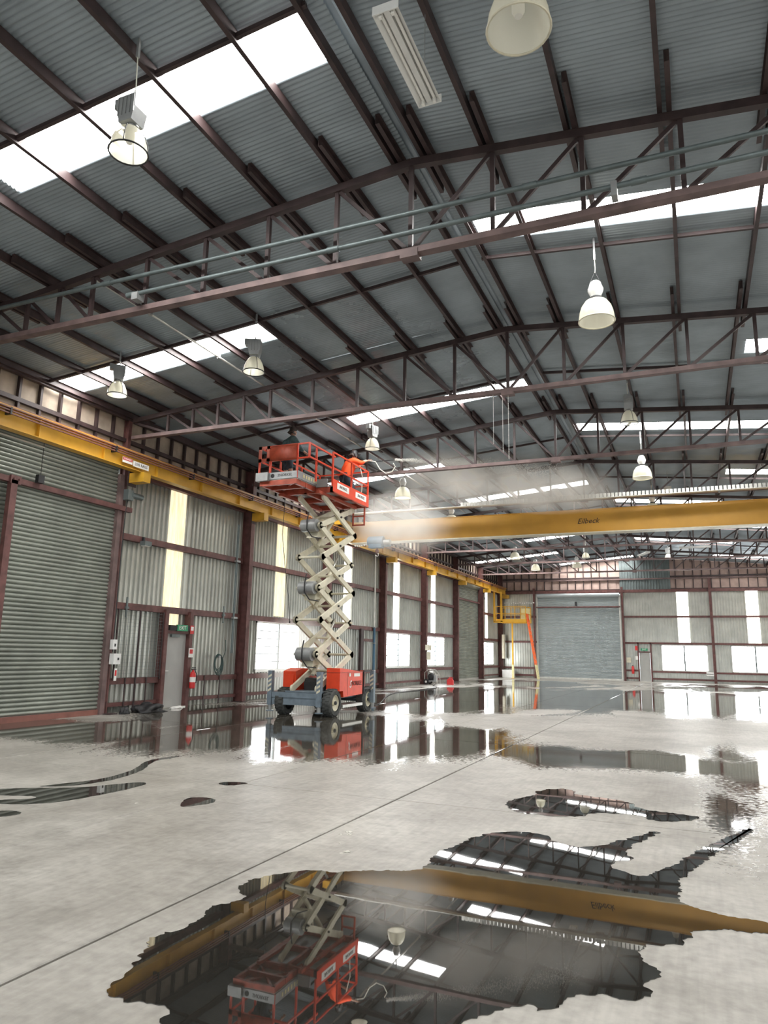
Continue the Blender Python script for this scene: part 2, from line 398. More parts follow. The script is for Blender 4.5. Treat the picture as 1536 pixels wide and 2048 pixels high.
for i in range(8):
    r = proto if i == 0 else copy_tree(proto)
    r.location.y = T[i]; tag(r, TL[i], 'roof truss', 'steel roof trusses')

# ---------------------------------------------------------------- ribbed walls
def rib_profile(w, pitch=.19, h=.042):
    n = max(1, round(w/pitch)); p = w/n; pts = []
    for k in range(n):
        a = k*p
        pts += [(a, 0), (a+p*.54, 0), (a+p*.62, h), (a+p*.92, h)]
    return pts+[(w, 0)]
def rib_sheet(name, parent, along, pos, a0, a1, z0, z1, m, inward):
    """along: 'y' wall at x=pos or 'x' wall at y=pos; ribs stand `inward`"""
    b = MB(); pr = rib_profile(a1-a0)
    for u, d in pr:
        for z in (z0, z1):
            b.v.append((pos+inward*d, a0+u, z) if along == 'y' else (a0+u, pos+inward*d, z))
    b.f = [(2*k, 2*k+1, 2*k+3, 2*k+2) for k in range(len(pr)-1)]
    return b.build(name, m, parent)
def ribbed_wall(parent, along, pos, inward, lo, hi, ztop_, openings, strips, m='wall', joints=()):
    edges = {lo, hi}
    for o in openings+strips: edges |= {o[0], o[1]}
    edges |= set(joints)
    edges = sorted(e for e in edges if lo <= e <= hi); full = []
    for a, c in zip(edges, edges[1:]):
        n = max(1, round((c-a)/.76))
        for k in range(n): full.append((a+(c-a)*k/n, a+(c-a)*(k+1)/n))
    for a, c in full:
        mid = (a+c)/2
        if c-a < .02: continue
        cuts = sorted([(z0, z1, None) for y0, y1, z0, z1 in openings if y0 < mid < y1]+[(z0, z1, mm) for y0, y1, z0, z1, mm in [s for s in strips] if y0 < mid < y1])
        z = 0.
        for z0, z1, mm in cuts:
            if z0 > z+.02: rib_sheet('wall_sheet', parent, along, pos, a, c, z, z0, m, inward)
            if mm: rib_sheet('light_strip', parent, along, pos, a, c, z0, z1, mm, inward)
            z = max(z, z1)
        if z < ztop_-.02: rib_sheet('wall_sheet', parent, along, pos, a, c, z, ztop_, m, inward)
WX = -13.66
wl = thing('wall_left', (WX, 20, 0), 'ribbed grey metal side wall with maroon girts and pale light strips', None, None, 'structure')
L_open = [(8.62, 13.95, 0, 6.3), (16.13, 17.13, 0, 2.03), (20.87, 23.78, .93, 2.57), (32.1, 35.25, .93, 2.57), (37.75, 40.85, .93, 2.57), (42.85, 48.3, 0, 6.2), (48.9, 52.2, .9, 2.5)]
L_strip = [(16.15, 16.86, 2.2, 6.2, 'strip'), (21.97, 22.67, 2.8, 6.2, 'strip'), (27.46, 28.16, 2.72, 6.2, 'strip2'), (33.0, 33.75, 2.72, 6.2, 'strip2'),
           (38.6, 39.3, 2.72, 6.2, 'strip2'), (50.15, 50.75, 2.72, 6.2, 'strip2'), (48.36, 48.72, 0, 1.9, 'strip2'), (10.9, 11.6, 6.31, 6.32, 'strip')]  # low narrow strip: glowing panel standing for an open daylight gap
ribbed_wall(wl, 'y', WX, 1, YB, YF, 6.55, L_open, L_strip[:-1])
def girts(parent, along, pos, inward, segs):
    for a, c, z, h in segs:
        x0, x1 = sorted((pos+inward*.03, pos+inward*.2))
        (MB().box(x0, x1, a, c, z-h/2, z+h/2) if along == 'y' else MB().box(a, c, x0, x1, z-h/2, z+h/2)).build('girt', 'maroon2', parent)
cols = [YB, -2.94, 2.74]+T
gs = []
for k in range(len(cols)-1):
    a, c = cols[k]+.1, cols[k+1]-.1
    if abs(cols[k]-8.42) < .1: continue
    if abs(cols[k]-42.5) < .1: continue
    for z, h in zip(GIRT, (.09, .15, .17, .16, .14)):
        if abs(cols[k]-14.1) < .1 and z < 2:
            gs += [(a, 16.0, z, h), (17.25, c, z, h)]
        else: gs.append((a, c, z, h))
girts(wl, 'y', WX, 1, gs)
# clerestory boards above the runway: board, studs, rails
def clerestory(parent, along, pos, inward, lo, hi, z0, ztopf, m, step=.575, zmid=None, skip=None):
    n = round((hi-lo)/step); st = (hi-lo)/n
    for k in range(n):
        a, c = lo+k*st, lo+(k+1)*st
        if skip and skip[0] < (a+c)/2 < skip[1]: continue
        zt = ztopf((a+c)/2)
        bx = sorted((pos, pos+inward*.012))
        (MB().box(bx[0], bx[1], a+.004, c-.004, z0, zt) if along == 'y' else MB().box(a+.004, c-.004, bx[0], bx[1], z0, zt)).build('cladding_board', m, parent)
        sx = sorted((pos+inward*.012, pos+inward*.10))
        (MB().box(sx[0], sx[1], a-.03, a+.03, z0, zt) if along == 'y' else MB().box(a-.03, a+.03, sx[0], sx[1], z0, ztopf(a))).build('stud', 'maroon', parent)
    for z in [z0+.03]+([zmid] if zmid else []):
        sx = sorted((pos+inward*.012, pos+inward*.12))
        if skip and along == 'x':
            for a, c in ((lo, skip[0]), (skip[1], hi)): MB().box(a, c, sx[0], sx[1], z-.05, z+.05).build('rail', 'maroon', parent)
        else: (MB().box(sx[0], sx[1], lo, hi, z-.05, z+.05) if along == 'y' else MB().box(lo, hi, sx[0], sx[1], z-.05, z+.05)).build('rail', 'maroon', parent)
clerestory(wl, 'y', WX+.02, 1, 2.74, YF, 6.55, lambda y: zroof(WX)-.02, 'fibre', .575, 6.98)
MB().box(WX-.01, WX+.01, YB, 2.74, 6.5, 7.8).build('cladding_board', 'fibre', wl)
MB().box(XL-.02, XL+.10, 2.74, YF, 7.50, 7.62).build('eave_strut', 'maroon', wl)
# right wall (outside the frame, closes the shed)
XW = 7.06
wr = thing('wall_right', (XW, 20, 0), 'ribbed grey metal wall on the right side of the shed', None, None, 'structure')
R_open = [(21, 24, .93, 2.57), (32.1, 35.25, .93, 2.57), (37.75, 40.85, .93, 2.57), (9.2, 13.4, .0, 4.6)]
R_strip = [(a, a+.7, 2.72, 6.2, 'strip2') for a in (4.9, 16.2, 22, 27.5, 33, 38.7, 44.2, 50)]
ribbed_wall(wr, 'y', XW, -1, YB, YF, 7.8, R_open, R_strip)
girts(wr, 'y', XW, -1, [(cols[k]+.1, cols[k+1]-.1, z, .15) for k in range(len(cols)-1) for z in (2.66, 6.16)])
# gable wall
wf = thing('wall_far', (XR, YF, 0), 'far gable wall of ribbed metal with boarded upper band', None, None, 'structure')
G_open = [(-10.7, -4.78, 0, 6.02), (-3.69, -2.9, 0, 2.0), (-2.22, .74, .75, 2.5), (2.13, 5.05, .75, 2.5)]
G_strip = [(-1.04, -.31, 2.62, 6.15, 'strip2'), (3.24, 3.99, 2.62, 6.15, 'strip2')]
ribbed_wall(wf, 'x', YF+.1, -1, -13.62, 7.06, 6.2, G_open, G_strip)
gg = [(-13.3, -10.75, z, .14) for z in (.2, .72, 2.6, 4.42)]+[(-13.3, 6.9, 6.22, .2)]+[(-4.7, 6.9, z, .13) for z in (2.6, 4.42)]+[(-4.7, -3.75, z, .12) for z in (.2, .72)]+[(-2.85, 6.9, z, .12) for z in (.2, .68)]
girts(wf, 'x', YF+.1, -1, gg)
clerestory(wf, 'x', YF+.08, -1, -13.5, 6.9, 6.3, lambda x: zroof(x)-.03, 'fibre2', .567, 7.2, (-4.76, -1.37))
rib_sheet('wall_sheet', wf, 'x', YF+.02, -4.76, -1.37, 6.3, 8.45, 'wall_dark', -1)
MB().box(-13.6, 7.0, YF+.11, YF+.14, 6.1, 8.75).build('light_stop_board', 'fibre2', wf)  # added board behind the cladding, closing slits where daylight leaked in
MB().box(-13.4, 6.8, YF-.08, YF-.0, 7.02, 7.12).build('gable_rail', 'chord', wf)
# back wall behind the camera with a big open doorway
wb = thing('wall_back', (XR, YB, 0), 'ribbed metal wall behind the camera with open doorways', None, None, 'structure')
ribbed_wall(wb, 'x', YB, 1, -13.62, 7.06, 7.8, [(-12, -6.5, 0, 6.0), (-4.5, 4.5, 0, 6.3)], [])

# ---------------------------------------------------------------- columns
def ibeam_col(name, x, y, z1, depth, m='maroon', flange=.2, ax='x'):
    b = MB()
    if ax == 'x':
        b.box(x-depth/2, x+depth/2, y-.007, y+.007, 0, z1); b.box(x-depth/2, x-depth/2+.014, y-flange/2, y+flange/2, 0, z1); b.box(x+depth/2-.014, x+depth/2, y-flange/2, y+flange/2, 0, z1)
    else:
        b.box(x-.007, x+.007, y-depth/2, y+depth/2, 0, z1); b.box(x-flange/2, x+flange/2, y-depth/2, y-depth/2+.014, 0, z1); b.box(x-flange/2, x+flange/2, y+depth/2-.014, y+depth/2, 0, z1)
    return b
CL = {8.42: 'maroon steel column at the left jamb of the big roller shutter', 14.1: 'maroon steel column between the big roller shutter and the exit door', 19.78: 'maroon steel column right of the exit door and hose coil',
      25.46: 'maroon steel column behind the scissor lift arms', 31.14: 'maroon steel column right behind the red machinery cabinet of the lift', 36.82: 'maroon steel column beside the pressure washer',
      42.5: 'maroon steel column at the left of the far side shutter', 48.18: 'maroon steel column just right of the far side shutter', 53.6: 'maroon corner column behind the yellow access platform'}
for y in [8.42]+T[1:8]+[53.6]:
    y2 = round(y, 2)
    c = thing('steel_column', (-13.38, y, 0), CL[y2], 'column', 'left wall columns')
    ibeam_col('', -13.38 if y2 != 14.1 else -13.5, y, 7.52, .34 if y2 != 14.1 else .16, 'maroon', .2 if y2 != 14.1 else .12).build('shaft', 'maroon2', c)
    MB().box(-13.58, -13.16, y-.14, y+.14, 0, .02).build('base_plate', 'maroon', c)
    MB().box(-13.2, -12.72, y-.13, y+.13, 5.78, 6.03).build('corbel', 'yellow', c)
    MB().box(-13.22, -13.2+.012, y-.14, y+.14, 5.7, 6.5).build('stiffener', 'maroon', c)
for y in [2.74]+T[:8]:
    c = thing('steel_column', (6.78, y, 0), 'maroon steel column along the right-hand wall', 'column', 'right wall columns')
    ibeam_col('', 6.78, y, 7.52, .34).build('shaft', 'maroon2', c)
c = thing('gable_post', (1.09, YF-.24, 0), 'dull red post on the far wall between the two bright windows', 'post')
ibeam_col('', 1.09, YF-.24, 7.0, .2, flange=.17, ax='y').build('shaft', 'maroon2', c)
for x, lb in ((-10.85, 'red post at the left edge of the far gable shutter'), (-4.62, 'red post at the right edge of the far gable shutter')):
    c = thing('gable_post', (x, YF-.22, 0), lb, 'post', 'shutter posts on the far wall')
    ibeam_col('', x, YF-.22, 6.5, .16, flange=.14, ax='y').build('shaft', 'maroon2', c)

# ---------------------------------------------------------------- roller shutters
def slat_mesh(L, pitch, along):
    b = MB(); n = 5; pts = [(-.034, 0), (-.010, pitch*.10), (.018, pitch*.34), (.02, pitch*.6), (.0, pitch*.86), (-.034, pitch)]
    for d, z in pts:
        for u in (0, L): b.v.append((d, u, z) if along == 'y' else (u, -d, z))
    b.f = [(2*k, 2*k+1, 2*k+3, 2*k+2) for k in range(len(pts)-1)]
    return b
d1 = thing('door_1', (-13.45, 11.3, 0), 'tall grey-green roller shutter on the left wall with red wind brace', None, None, 'structure')
me = slat_mesh(13.86-8.55, .0965, 'y').mesh('slat', 'slat', (0, 0, 0)); me.polygons.foreach_set('use_smooth', [True]*len(me.polygons))
for k in range(66): link('slat', me, d1, (-.02, 8.55-11.3, .12+k*.0965))
MB().box(-13.5, -13.42, 8.55, 13.86, 0, .12).build('bottom_rail', 'conduct', d1)
MB().box(-13.50, -13.36, 13.86, 14.0, 0, 6.0).build('guide', 'chord', d1)
MB().box(-13.50, -13.36, 8.5, 8.58, 0, 6.0).build('guide', 'chord', d1)
MB().box(-13.40, -13.28, 8.5, 14.28, 5.05, 5.17).build('wind_brace', 'maroon2', d1)
MB().box(-13.36, -13.24, 10.60, 10.76, 0, 5.1).build('mullion', 'maroon2', d1)
q = MB(); q.box(-13.3, -13.24, 10.58, 10.84, 5.02, 5.2)
for yy in (10.65, 10.78): q.lathe([(.02, 0), (.02, .03)], 8, (-13.24, yy, 5.13), 'x')
q.build('clamp_plate', 'maroon2', d1)
MB().box(-13.68, -13.64, 8.4, 14.0, 6.2, 6.62).build('light_stop_panel', 'wall_dark', d1)  # added dark panel stopping a daylight leak above the shutter
MB().box(-13.22, -13.19, 8.5, 11.3, 5.97, 6.0).build('cover_rail', 'alu', d1)
MB().lathe([(.16, 8.6), (.16, 13.9)], 16, (-13.5, 0, 6.3), 'y').build('drum', 'wall_dark', d1)
q = MB(); q.box(-13.4, -13.2, 14.0, 14.2, 5.35, 5.62); q.lathe([(.08, 14.15), (.08, 14.55)], 12, (-13.25, 0, 5.5), 'y'); q.build('drive_motor', 'wall_dark', d1)
q = MB(); q.tube([(-13.3, 14.12, 5.4), (-13.28, 14.05, 5.1), (-13.3, 14.04, 4.0), (-13.3, 14.05, 1.5)], .012, 6); q.build('control_cable', 'black', d1)
q = MB(); q.box(-13.26, -13.16, 11.2, 11.36, 5.16, 5.34); q.tube([(-13.2, 11.28, 5.3), (-13.2, 11.28, 6.2)], .008, 5); q.build('pulley_block', 'black', d1)

def fine_shutter(name, along, pos, a0, a1, z1, m, label, inward, barz, pitch=.09, bar_m='maroon2'):
    r = thing(name, (pos, (a0+a1)/2, 0) if along == 'y' else ((a0+a1)/2, pos, 0), label, None, None, 'structure')
    b = MB(); k = 0; z = .1; rows = []
    while z < z1:
        for f, d in ((0, -.012), (.3, .028), (.7, .028)): rows.append((z+f*pitch, d))
        z += pitch
    for zz, d in rows:
        for u in (a0, a1): b.v.append((pos+inward*d, u, zz) if along == 'y' else (u, pos+inward*d, zz))
    b.f = [(2*k, 2*k+1, 2*k+3, 2*k+2) for k in range(len(rows)-1)]
    o = b.build('curtain', m, r); o['kind'] = 'stuff'
    def bx(u0, u1, d0, d1, za, zb):
        p = sorted((pos+inward*d0, pos+inward*d1))
        return MB().box(p[0], p[1], u0, u1, za, zb) if along == 'y' else MB().box(u0, u1, p[0], p[1], za, zb)
    bx(a0, a1, -.03, .05, 0, .11).build('bottom_rail', 'alu', r)
    bx(a0-.1, a0, -.02, .1, 0, z1).build('guide', 'alu', r); bx(a1, a1+.1, -.02, .1, 0, z1).build('guide', 'alu', r)
    bx(a0-.1, a1+.1, .06, .16, barz-.05, barz+.05).build('wind_brace', bar_m, r)
    q = MB().lathe([(.18, a0-.05), (.18, a1+.05)], 16, (pos, 0, z1+.02) if along == 'y' else (0, pos, z1+.02), along); q.build('drum', m, r, True)
    return r
g1 = fine_shutter('door_2', 'x', YF+.02, -10.62, -4.86, 5.95, 'slat2', 'pale grey roller shutter in the far gable wall', -1, 5.12)
MB().box(-7.9, -7.76, YF-.2, YF-.08, 5.2, 5.5).build('lock_box', 'black', g1)
g2 = fine_shutter('door_3', 'y', WX+.06, 42.95, 48.2, 6.1, 'slat', 'grey-green roller shutter at the far end of the left wall', 1, 5.05)
MB().box(WX+.2, WX+.34, 42.7, 42.86, 0, 5.2).build('post', 'maroon2', g2)
q = MB(); q.box(WX+.1, WX+.4, 48.2, 48.55, 5.3, 5.7); q.lathe([(.09, 48.5), (.09, 48.95)], 10, (WX+.3, 0, 5.45), 'y'); q.build('drive_motor', 'wall_dark', g2)

# ---------------------------------------------------------------- personnel doors
d = thing('door_4', (-13.5, 16.63, 0), 'grey flush exit door in the left wall', None, None, 'structure')
MB().box(-13.56, -13.50, 16.17, 17.09, .03, 2.02).build('leaf', 'door_grey', d)
for y0, y1 in ((16.02, 16.16), (17.1, 17.24)): MB().box(-13.6, -13.38, y0, y1, 0, 2.66).build('jamb', 'maroon2', d)
MB().box(-13.6, -13.4, 16.16, 17.1, 2.02, 2.1).build('head', 'maroon2', d)
q = MB(); q.bar((-13.47, 16.25, 1.0), (-13.47, 16.38, 1.0), .03, .03); q.box(-13.5, -13.48, 16.22, 16.28, .93, 1.08); q.build('handle', 'alu', d)
MB().box(-13.6, -13.36, 16.16, 17.1, 0, .03).build('threshold', 'alu', d)
MB().box(-13.52, -13.44, 16.4, 16.75, 1.93, 2.0).build('door_closer', 'wall_dark', d)
d = thing('door_5', (-3.3, YF, 0), 'small grey door in the far wall beside the shutter', None, None, 'structure')
MB().box(-3.64, -2.95, YF-.02, YF+.04, .03, 1.95).build('leaf', 'door_grey', d)
for x0, x1 in ((-3.76, -3.66), (-2.93, -2.83)): MB().box(x0, x1, YF-.1, YF+.06, 0, 2.62).build('jamb', 'maroon2', d)
MB().box(-3.66, -2.93, YF-.1, YF+.05, 1.95, 2.03).build('head', 'maroon2', d)
MB().box(-3.66, -2.93, YF-.12, YF-.02, 0, .03).build('threshold', 'alu', d)

# ---------------------------------------------------------------- windows
def window(n, along, pos, a0, a1, z0, z1, inward, ncol, nrow, label):
    r = thing('window_%d' % n, (pos, (a0+a1)/2, z0) if along == 'y' else ((a0+a1)/2, pos, z0), label, None, None, 'structure')
    def bx(u0, u1, d0, d1, za, zb):
        p = sorted((pos+inward*d0, pos+inward*d1))
        return MB().box(p[0], p[1], u0, u1, za, zb) if along == 'y' else MB().box(u0, u1, p[0], p[1], za, zb)
    f = .05
    q = bx(a0, a1, -.03, .06, z0, z0+f); 
    for args in ((a0, a1, z1-f, z1), (a0, a0+f, z0, z1), (a1-f, a1, z0, z1)):
        p = sorted((pos-inward*.03, pos+inward*.06))
        (q.box(p[0], p[1], args[0], args[1], args[2], args[3]) if along == 'y' else q.box(args[0], args[1], p[0], p[1], args[2], args[3]))
    q.build('frame', 'alu', r)
    cw = (a1-a0-2*f)/ncol; rh = (z1-z0-2*f)/nrow
    for i in range(ncol):
        u0 = a0+f+i*cw
        if i: bx(u0-.045, u0+.045, -.03, .07, z0+f, z1-f).build('mullion', 'wall_dark', r)
        for j in range(nrow):
            zz = z0+f+j*rh
            b = MB()
            for d, z in ((.012, zz+.008), (-.02, zz+rh-.004)):
                for u in (u0+.03, u0+cw-.03): b.v.append((pos+inward*d, u, z) if along == 'y' else (u, pos+inward*d, z))
            b.v += [tuple(Vector(v)+(Vector((-.006*inward, 0, 0)) if along == 'y' else Vector((0, -.006*inward, 0)))) for v in b.v]
            b.f = [(0, 1, 3, 2), (4, 6, 7, 5), (0, 4, 5, 1), (1, 5, 7, 3), (3, 7, 6, 2), (2, 6, 4, 0)]
            b.build('louvre_blade' if nrow > 1 else 'pane', 'glass', r)
            if nrow > 1 and j: bx(u0+.02, u0+cw-.02, .012, .03, zz-.016, zz+.016).build('blade_edge', 'grey', r)
    bx(a0-.04, a1+.04, 0, .12, z0-.04, z0).build('sill', 'alu', r)
    return r
wn = [(20.87, 23.78, .93, 2.57, 'bright louvre window to the left of the scissor lift'), (32.1, 35.25, .93, 2.57, 'louvre window just right of the scissor lift'),
      (37.75, 40.85, .93, 2.57, 'louvre window behind the pressure washer'), (48.9, 52.2, .9, 2.5, 'louvre window beyond the far side shutter')]
for i, (a, c, z0, z1, lb) in enumerate(wn): window(i+1, 'y', WX+.02, a, c, z0, z1, 1, 2, 6, lb)
window(5, 'x', YF+.08, -2.22, .74, .75, 2.5, -1, 2, 1, 'bright two-pane window in the far wall, left of the red post')
window(6, 'x', YF+.08, 2.13, 5.05, .75, 2.5, -1, 2, 1, 'bright two-pane window in the far wall, right of the red post')
for i, (a, c) in enumerate(((21, 24), (32.1, 35.25), (37.75, 40.85))): window(7+i, 'y', XW-.02, a, c, .93, 2.57, -1, 2, 6, '%s louvre window in the right wall counted from the camera' % ('first', 'second', 'third')[i])

# ---------------------------------------------------------------- crane
def runway(x, s, label):
    r = thing('runway_beam', (x, 20, 6.03), label, 'crane beam', 'crane runway beams')
    q = MB(); q.box(x-.11, x+.11, 2.8, 53.3, 6.03, 6.05); q.box(x-.11, x+.11, 2.8, 53.3, 6.47, 6.5); q.box(x-.012, x+.012, 2.8, 53.3, 6.05, 6.47)
    q.build('beam', 'yellow', r)
    MB().box(x-.03, x+.03, 2.8, 53.3, 6.5, 6.55).build('rail', 'conduct', r)
    q = MB()
    for k in range(26): q.box(x-.095, x+.095, 3.2+k*1.9, 3.22+k*1.9, 6.05, 6.47)
    q.build('stiffener', 'yellow', r)
    return r
ra = runway(-12.92, 1, 'yellow crane runway beam along the left wall'); runway(6.3, -1, 'yellow crane runway beam along the right wall')
q = thing('conductor_rail', (-12.76, 20, 6.3), 'brown live conductor rails clipped along the left yellow runway beam', 'rail')
for k, z in enumerate((6.33, 6.385, 6.44)): MB().box(-12.80+.012*k, -12.765+.012*k, 2.8, 52.5, z-.013, z+.013).build('conductor_bar', 'conduct', q)
for y in range(4, 52, 3): MB().box(-12.91, -12.74, y-.02, y+.02, 6.3, 6.46).build('hanger', 'black', q)
s = thing('danger_sign', (-12.80, 13.45, 6.2), 'small red and white danger label on the yellow runway beam', 'sign')
MB().box(-12.805, -12.797, 13.28, 13.62, 6.13, 6.27).build('plate', 'paper', s); MB().box(-12.797, -12.795, 13.29, 13.61, 6.19, 6.265).build('panel', 'sred', s)
text('lettering', 'DANGER', .065, (-12.793, 13.45, 6.227), (0, 1, 0), (0, 0, 1), 'paper', s)
s = thing('live_rails_sign', (-12.80, 13.9, 6.2), 'white label reading LIVE RAILS on the yellow runway beam', 'sign')
MB().box(-12.805, -12.797, 13.65, 14.22, 6.11, 6.25).build('plate', 'paper', s)
text('lettering', 'LIVE RAILS', .1, (-12.795, 13.935, 6.18), (0, 1, 0), (0, 0, 1), 'ink', s)
CY = 26.6
cr = thing('overhead_crane', (-3, CY, 6.0), 'ochre overhead crane bridge beam spanning the shed', 'crane')
MB().box(-12.75, 6.15, CY-.19, CY+.19, 6.02, 6.84).build('bridge_beam', 'bridge', cr)
q = MB(); q.box(-12.75, 6.15, CY-.25, CY+.25, 5.985, 6.02); q.build('bottom_flange', 'cream', cr)
MB().box(-12.75, 6.15, CY-.22, CY+.22, 6.84, 6.86).build('top_flange', 'bridge', cr)
for x in (-12.92, 6.3):
    e = MB().box(x-.14, x+.14, CY-1.3, CY+1.3, 6.62, 6.86).build('end_carriage', 'yellow', cr)
    for yy in (CY-1.05, CY+1.05): MB().lathe([(.11, -.05), (.11, .05)], 14, (x, yy, 6.66), 'x').build('wheel', 'black', e)
text('lettering', 'Eilbeck', .27, (-3.33, CY-.196, 6.42), (1, 0, 0), (0, 0, 1), 'ink', cr, .35)
f = thing('cable_chain', (-2.5, 25.25, 7.0), 'pale cable chain running along the fourth truss just above the crane beam', 'cable chain')
MB().box(-12.5, 5.9, 25.15, 25.38, 6.98, 7.0).build('track', 'alu', f)
ln = MB().box(-.045, .045, -.06, .06, 0, .14).mesh('link', 'alu')
for k in range(110): link('link', ln, f, (-5.2+k*.125, 0, .0))
for x in (-11, -7, -3, 1, 5): MB().box(x-.03, x+.03, 25.3, 25.42, 6.94, 7.06).build('support', 'grey', f)
h = thing('hoist', (-11.6, CY-.1, 5.6), 'blue-grey electric hoist under the left end of the crane beam', 'hoist')
q = MB(); q.lathe([(.17, -.34), (.2, -.3), (.2, .3), (.17, .34)], 16, (-11.58, CY-.45, 6.0), 'x'); q.box(-11.85, -11.3, CY-.6, CY-.3, 5.72, 5.9); q.build('body', 'hoist', h, True)
q = MB(); q.lathe([(.11, .32), (.11, .62)], 12, (-11.58, CY-.45, 5.95), 'x'); q.build('motor', 'grey', h, True)
q = MB(); q.box(-11.9, -11.3, CY-.45, CY+.45, 5.9, 5.98); q.build('trolley', 'hoist', h)
for xx in (-11.8, -11.4):
    for yy in (-.222, .222): MB().lathe([(.06, -.03), (.06, .03)], 10, (xx, CY+yy, 6.07), 'y').build('trolley_wheel', 'black', h)
q = MB(); q.lathe([(.07, -.05), (.1, 0), (.07, .05)], 12, (-11.55, CY-.4, 5.6), 'x'); q.tube([(-11.55, CY-.4, 5.75), (-11.55, CY-.4, 5.55)], .02, 6); q.build('hook_block', 'conduct', h)
pts = [(-11.55+.06*math.sin(t), CY-.4, 5.46-.06*math.cos(t)+.0) for t in [i*.45-1.2 for i in range(10)]]
MB().tube([(-11.55, CY-.4, 5.58)]+pts[::-1], .016, 6).build('hook', 'alu', h)
q = MB()
for k in range(7): q.lathe([(.03, 0), (.03, .05)], 8, (-12.55+k*.1, CY-.4, 5.86-.02*math.sin(k)), 'x')
q.build('cable_festoon', 'white', h)

# ---------------------------------------------------------------- conduits
c = thing('conduit', (-3, 8.1, 7.42), 'upper grey conduit strung along the nearest truss', 'conduit', 'conduits on the nearest truss')
MB().tube([(-12.9, 8.22, 7.53), (6.4, 8.22, 7.44)], .036, 10).build('pipe', 'tube_grey', c, True)
for x in (-8.6, -1.6, 3.5): MB().lathe([(.046, -.09), (.046, .09)], 10, (x, 8.22, 7.485-.0046*(x+3)), 'x').build('coupling', 'tube_grey', c, True)
c = thing('conduit', (-3, 8.1, 7.12), 'lower grey conduit along the nearest truss ending in a capped elbow', 'conduit', 'conduits on the nearest truss')
MB().tube([(-8.15, 8.22, 7.2), (6.4, 8.22, 7.2)], .036, 10).build('pipe', 'tube_grey', c, True)
for x in (-8.05, -4.4, -.3): MB().lathe([(.046, -.09), (.046, .09)], 10, (x, 8.22, 7.2), 'x').build('coupling', 'tube_grey', c, True)
MB().box(-8.0, -7.88, 8.16, 8.32, 7.08, 7.2).build('bracket', 'grey', c); MB().box(-.62, -.55, 8.16, 8.32, 7.05, 7.24).build('bracket', 'grey', c)
c = thing('conduit', (-9.3, 20, 7.9), 'thin grey conduit running down the shed under the left purlins', 'conduit')
MB().tube([(-9.3, 8.4, 7.93), (-9.3, 31, 7.93)], .024, 8).build('pipe', 'alu', c, True)
for k in range(10): MB().box(-9.33, -9.27, 10+k*2.2, 10.05+k*2.2, 7.9, 7.99).build('clip', 'grey', c)

# ---------------------------------------------------------------- high-bay lamps
def make_cage_lamp():
    r = thing('high_bay_lamp', (0, 0, 0)); R = .205
    prof = [(R, 0), (R*.985, .05), (R*.92, .12), (R*.8, .19), (R*.62, .26), (R*.4, .3)]
    MB().lathe(prof, 24, caps=False).build('bowl', 'bowl', r, True)
    q = MB(); q.tube([(R*1.03*math.cos(t), R*1.03*math.sin(t), 0) for t in [i*math.pi/12 for i in range(24)]], .010, 6, True)
    for k in range(4):
        t = k*math.pi/2+.5
        q.tube([((a+.008)*math.cos(t), (a+.008)*math.sin(t), z) for a, z in prof], .006, 5)
    q.build('guard', 'black', r)
    MB().lathe([(.03, .12), (.055, .16), (.055, .24), (.03, .3)], 12).build('bulb', 'paper', r, True)
    q = MB(); q.lathe([(.05, .29), (.06, .33), (.05, .36)], 12); q.box(-.1, .1, -.02, .02, .30, .315); q.build('neck', 'grey', r)
    q = MB(); q.prism([(-.09, .34), (.09, .34), (.125, .5), (.125, .66), (-.125, .66), (-.125, .5)], 'y', -.1, .1); q.build('ballast_box', 'grey', r)
    q = MB(); q.box(-.2, -.125, -.07, .07, .56, .68)
    for k in range(5): q.box(-.11+k*.055, -.1+k*.055, -.112, -.1, .42, .64)
    q.build('cooling_fins', 'grey', r)
    q = MB().tube([(0, 0, .66), (.012, 0, .74)], .012, 6); q.build('hook', 'alu', r)
    return r
def make_bowl_lamp():
    r = thing('high_bay_lamp', (0, 0, 0)); R = .285
    prof = [(R, 0), (R*.985, .06), (R*.94, .15), (R*.83, .25), (R*.62, .34), (R*.33, .385), (R*.25, .39)]
    MB().lathe(prof, 28, caps=False).build('bowl', 'bowl', r, True)
    MB().tube([(R*math.cos(t), R*math.sin(t), 0) for t in [i*math.pi/14 for i in range(28)]], .011, 6, True).build('rim', 'cream', r, True)
    MB().lathe([(.035, .14), (.06, .19), (.06, .29), (.03, .38)], 12).build('bulb', 'paper', r, True)
    q = MB().lathe([(.07, .385), (.09, .40), (.09, .42), (.07, .43)], 14); q.build('collar', 'black', r, True)
    q = MB().lathe([(.075, .42), (.11, .5), (.125, .54), (.125, .57), (.115, .58)], 18); q.build('lower_housing', 'white', r, True)
    q = MB().lathe([(.115, .58), (.10, .63), (.085, .68), (.06, .7)], 18); q.build('upper_housing', 'white', r, True)
    q = MB().tube([(-.08, 0, .69), (0, 0, .88)], .005, 5); q.tube([(.08, 0, .69), (0, 0, .88)], .005, 5); q.build('sling', 'black', r)
    return r
def place_lamp(proto_, first, x, y, zr, label, tilt=0., rz=0., grp='high bay lamps'):
    o = proto_ if first else copy_tree(proto_)
    o.location = (x, y, zr); o.rotation_euler = (0, 0, rz); ORG[o.name] = Vector((x, y, zr)); tag(o, label, 'lamp', grp)
    zt = zroof(x)-.22
    top = .74 if proto_ is cage else .88
    cb = MB().tube([(0, 0, top-.02), (.01, .01, top+.2*(zt-zr-top)), (0, 0, zt-zr)], .007, 5).mesh('suspension_cable', 'hose')
    l = link('suspension_cable', cb, o)
    q = MB().box(-.016, .016, -.016, .016, zt-zr-.02, zt-zr+.24).mesh('ceiling_hook', 'grey'); link('ceiling_hook', q, o)
    return o
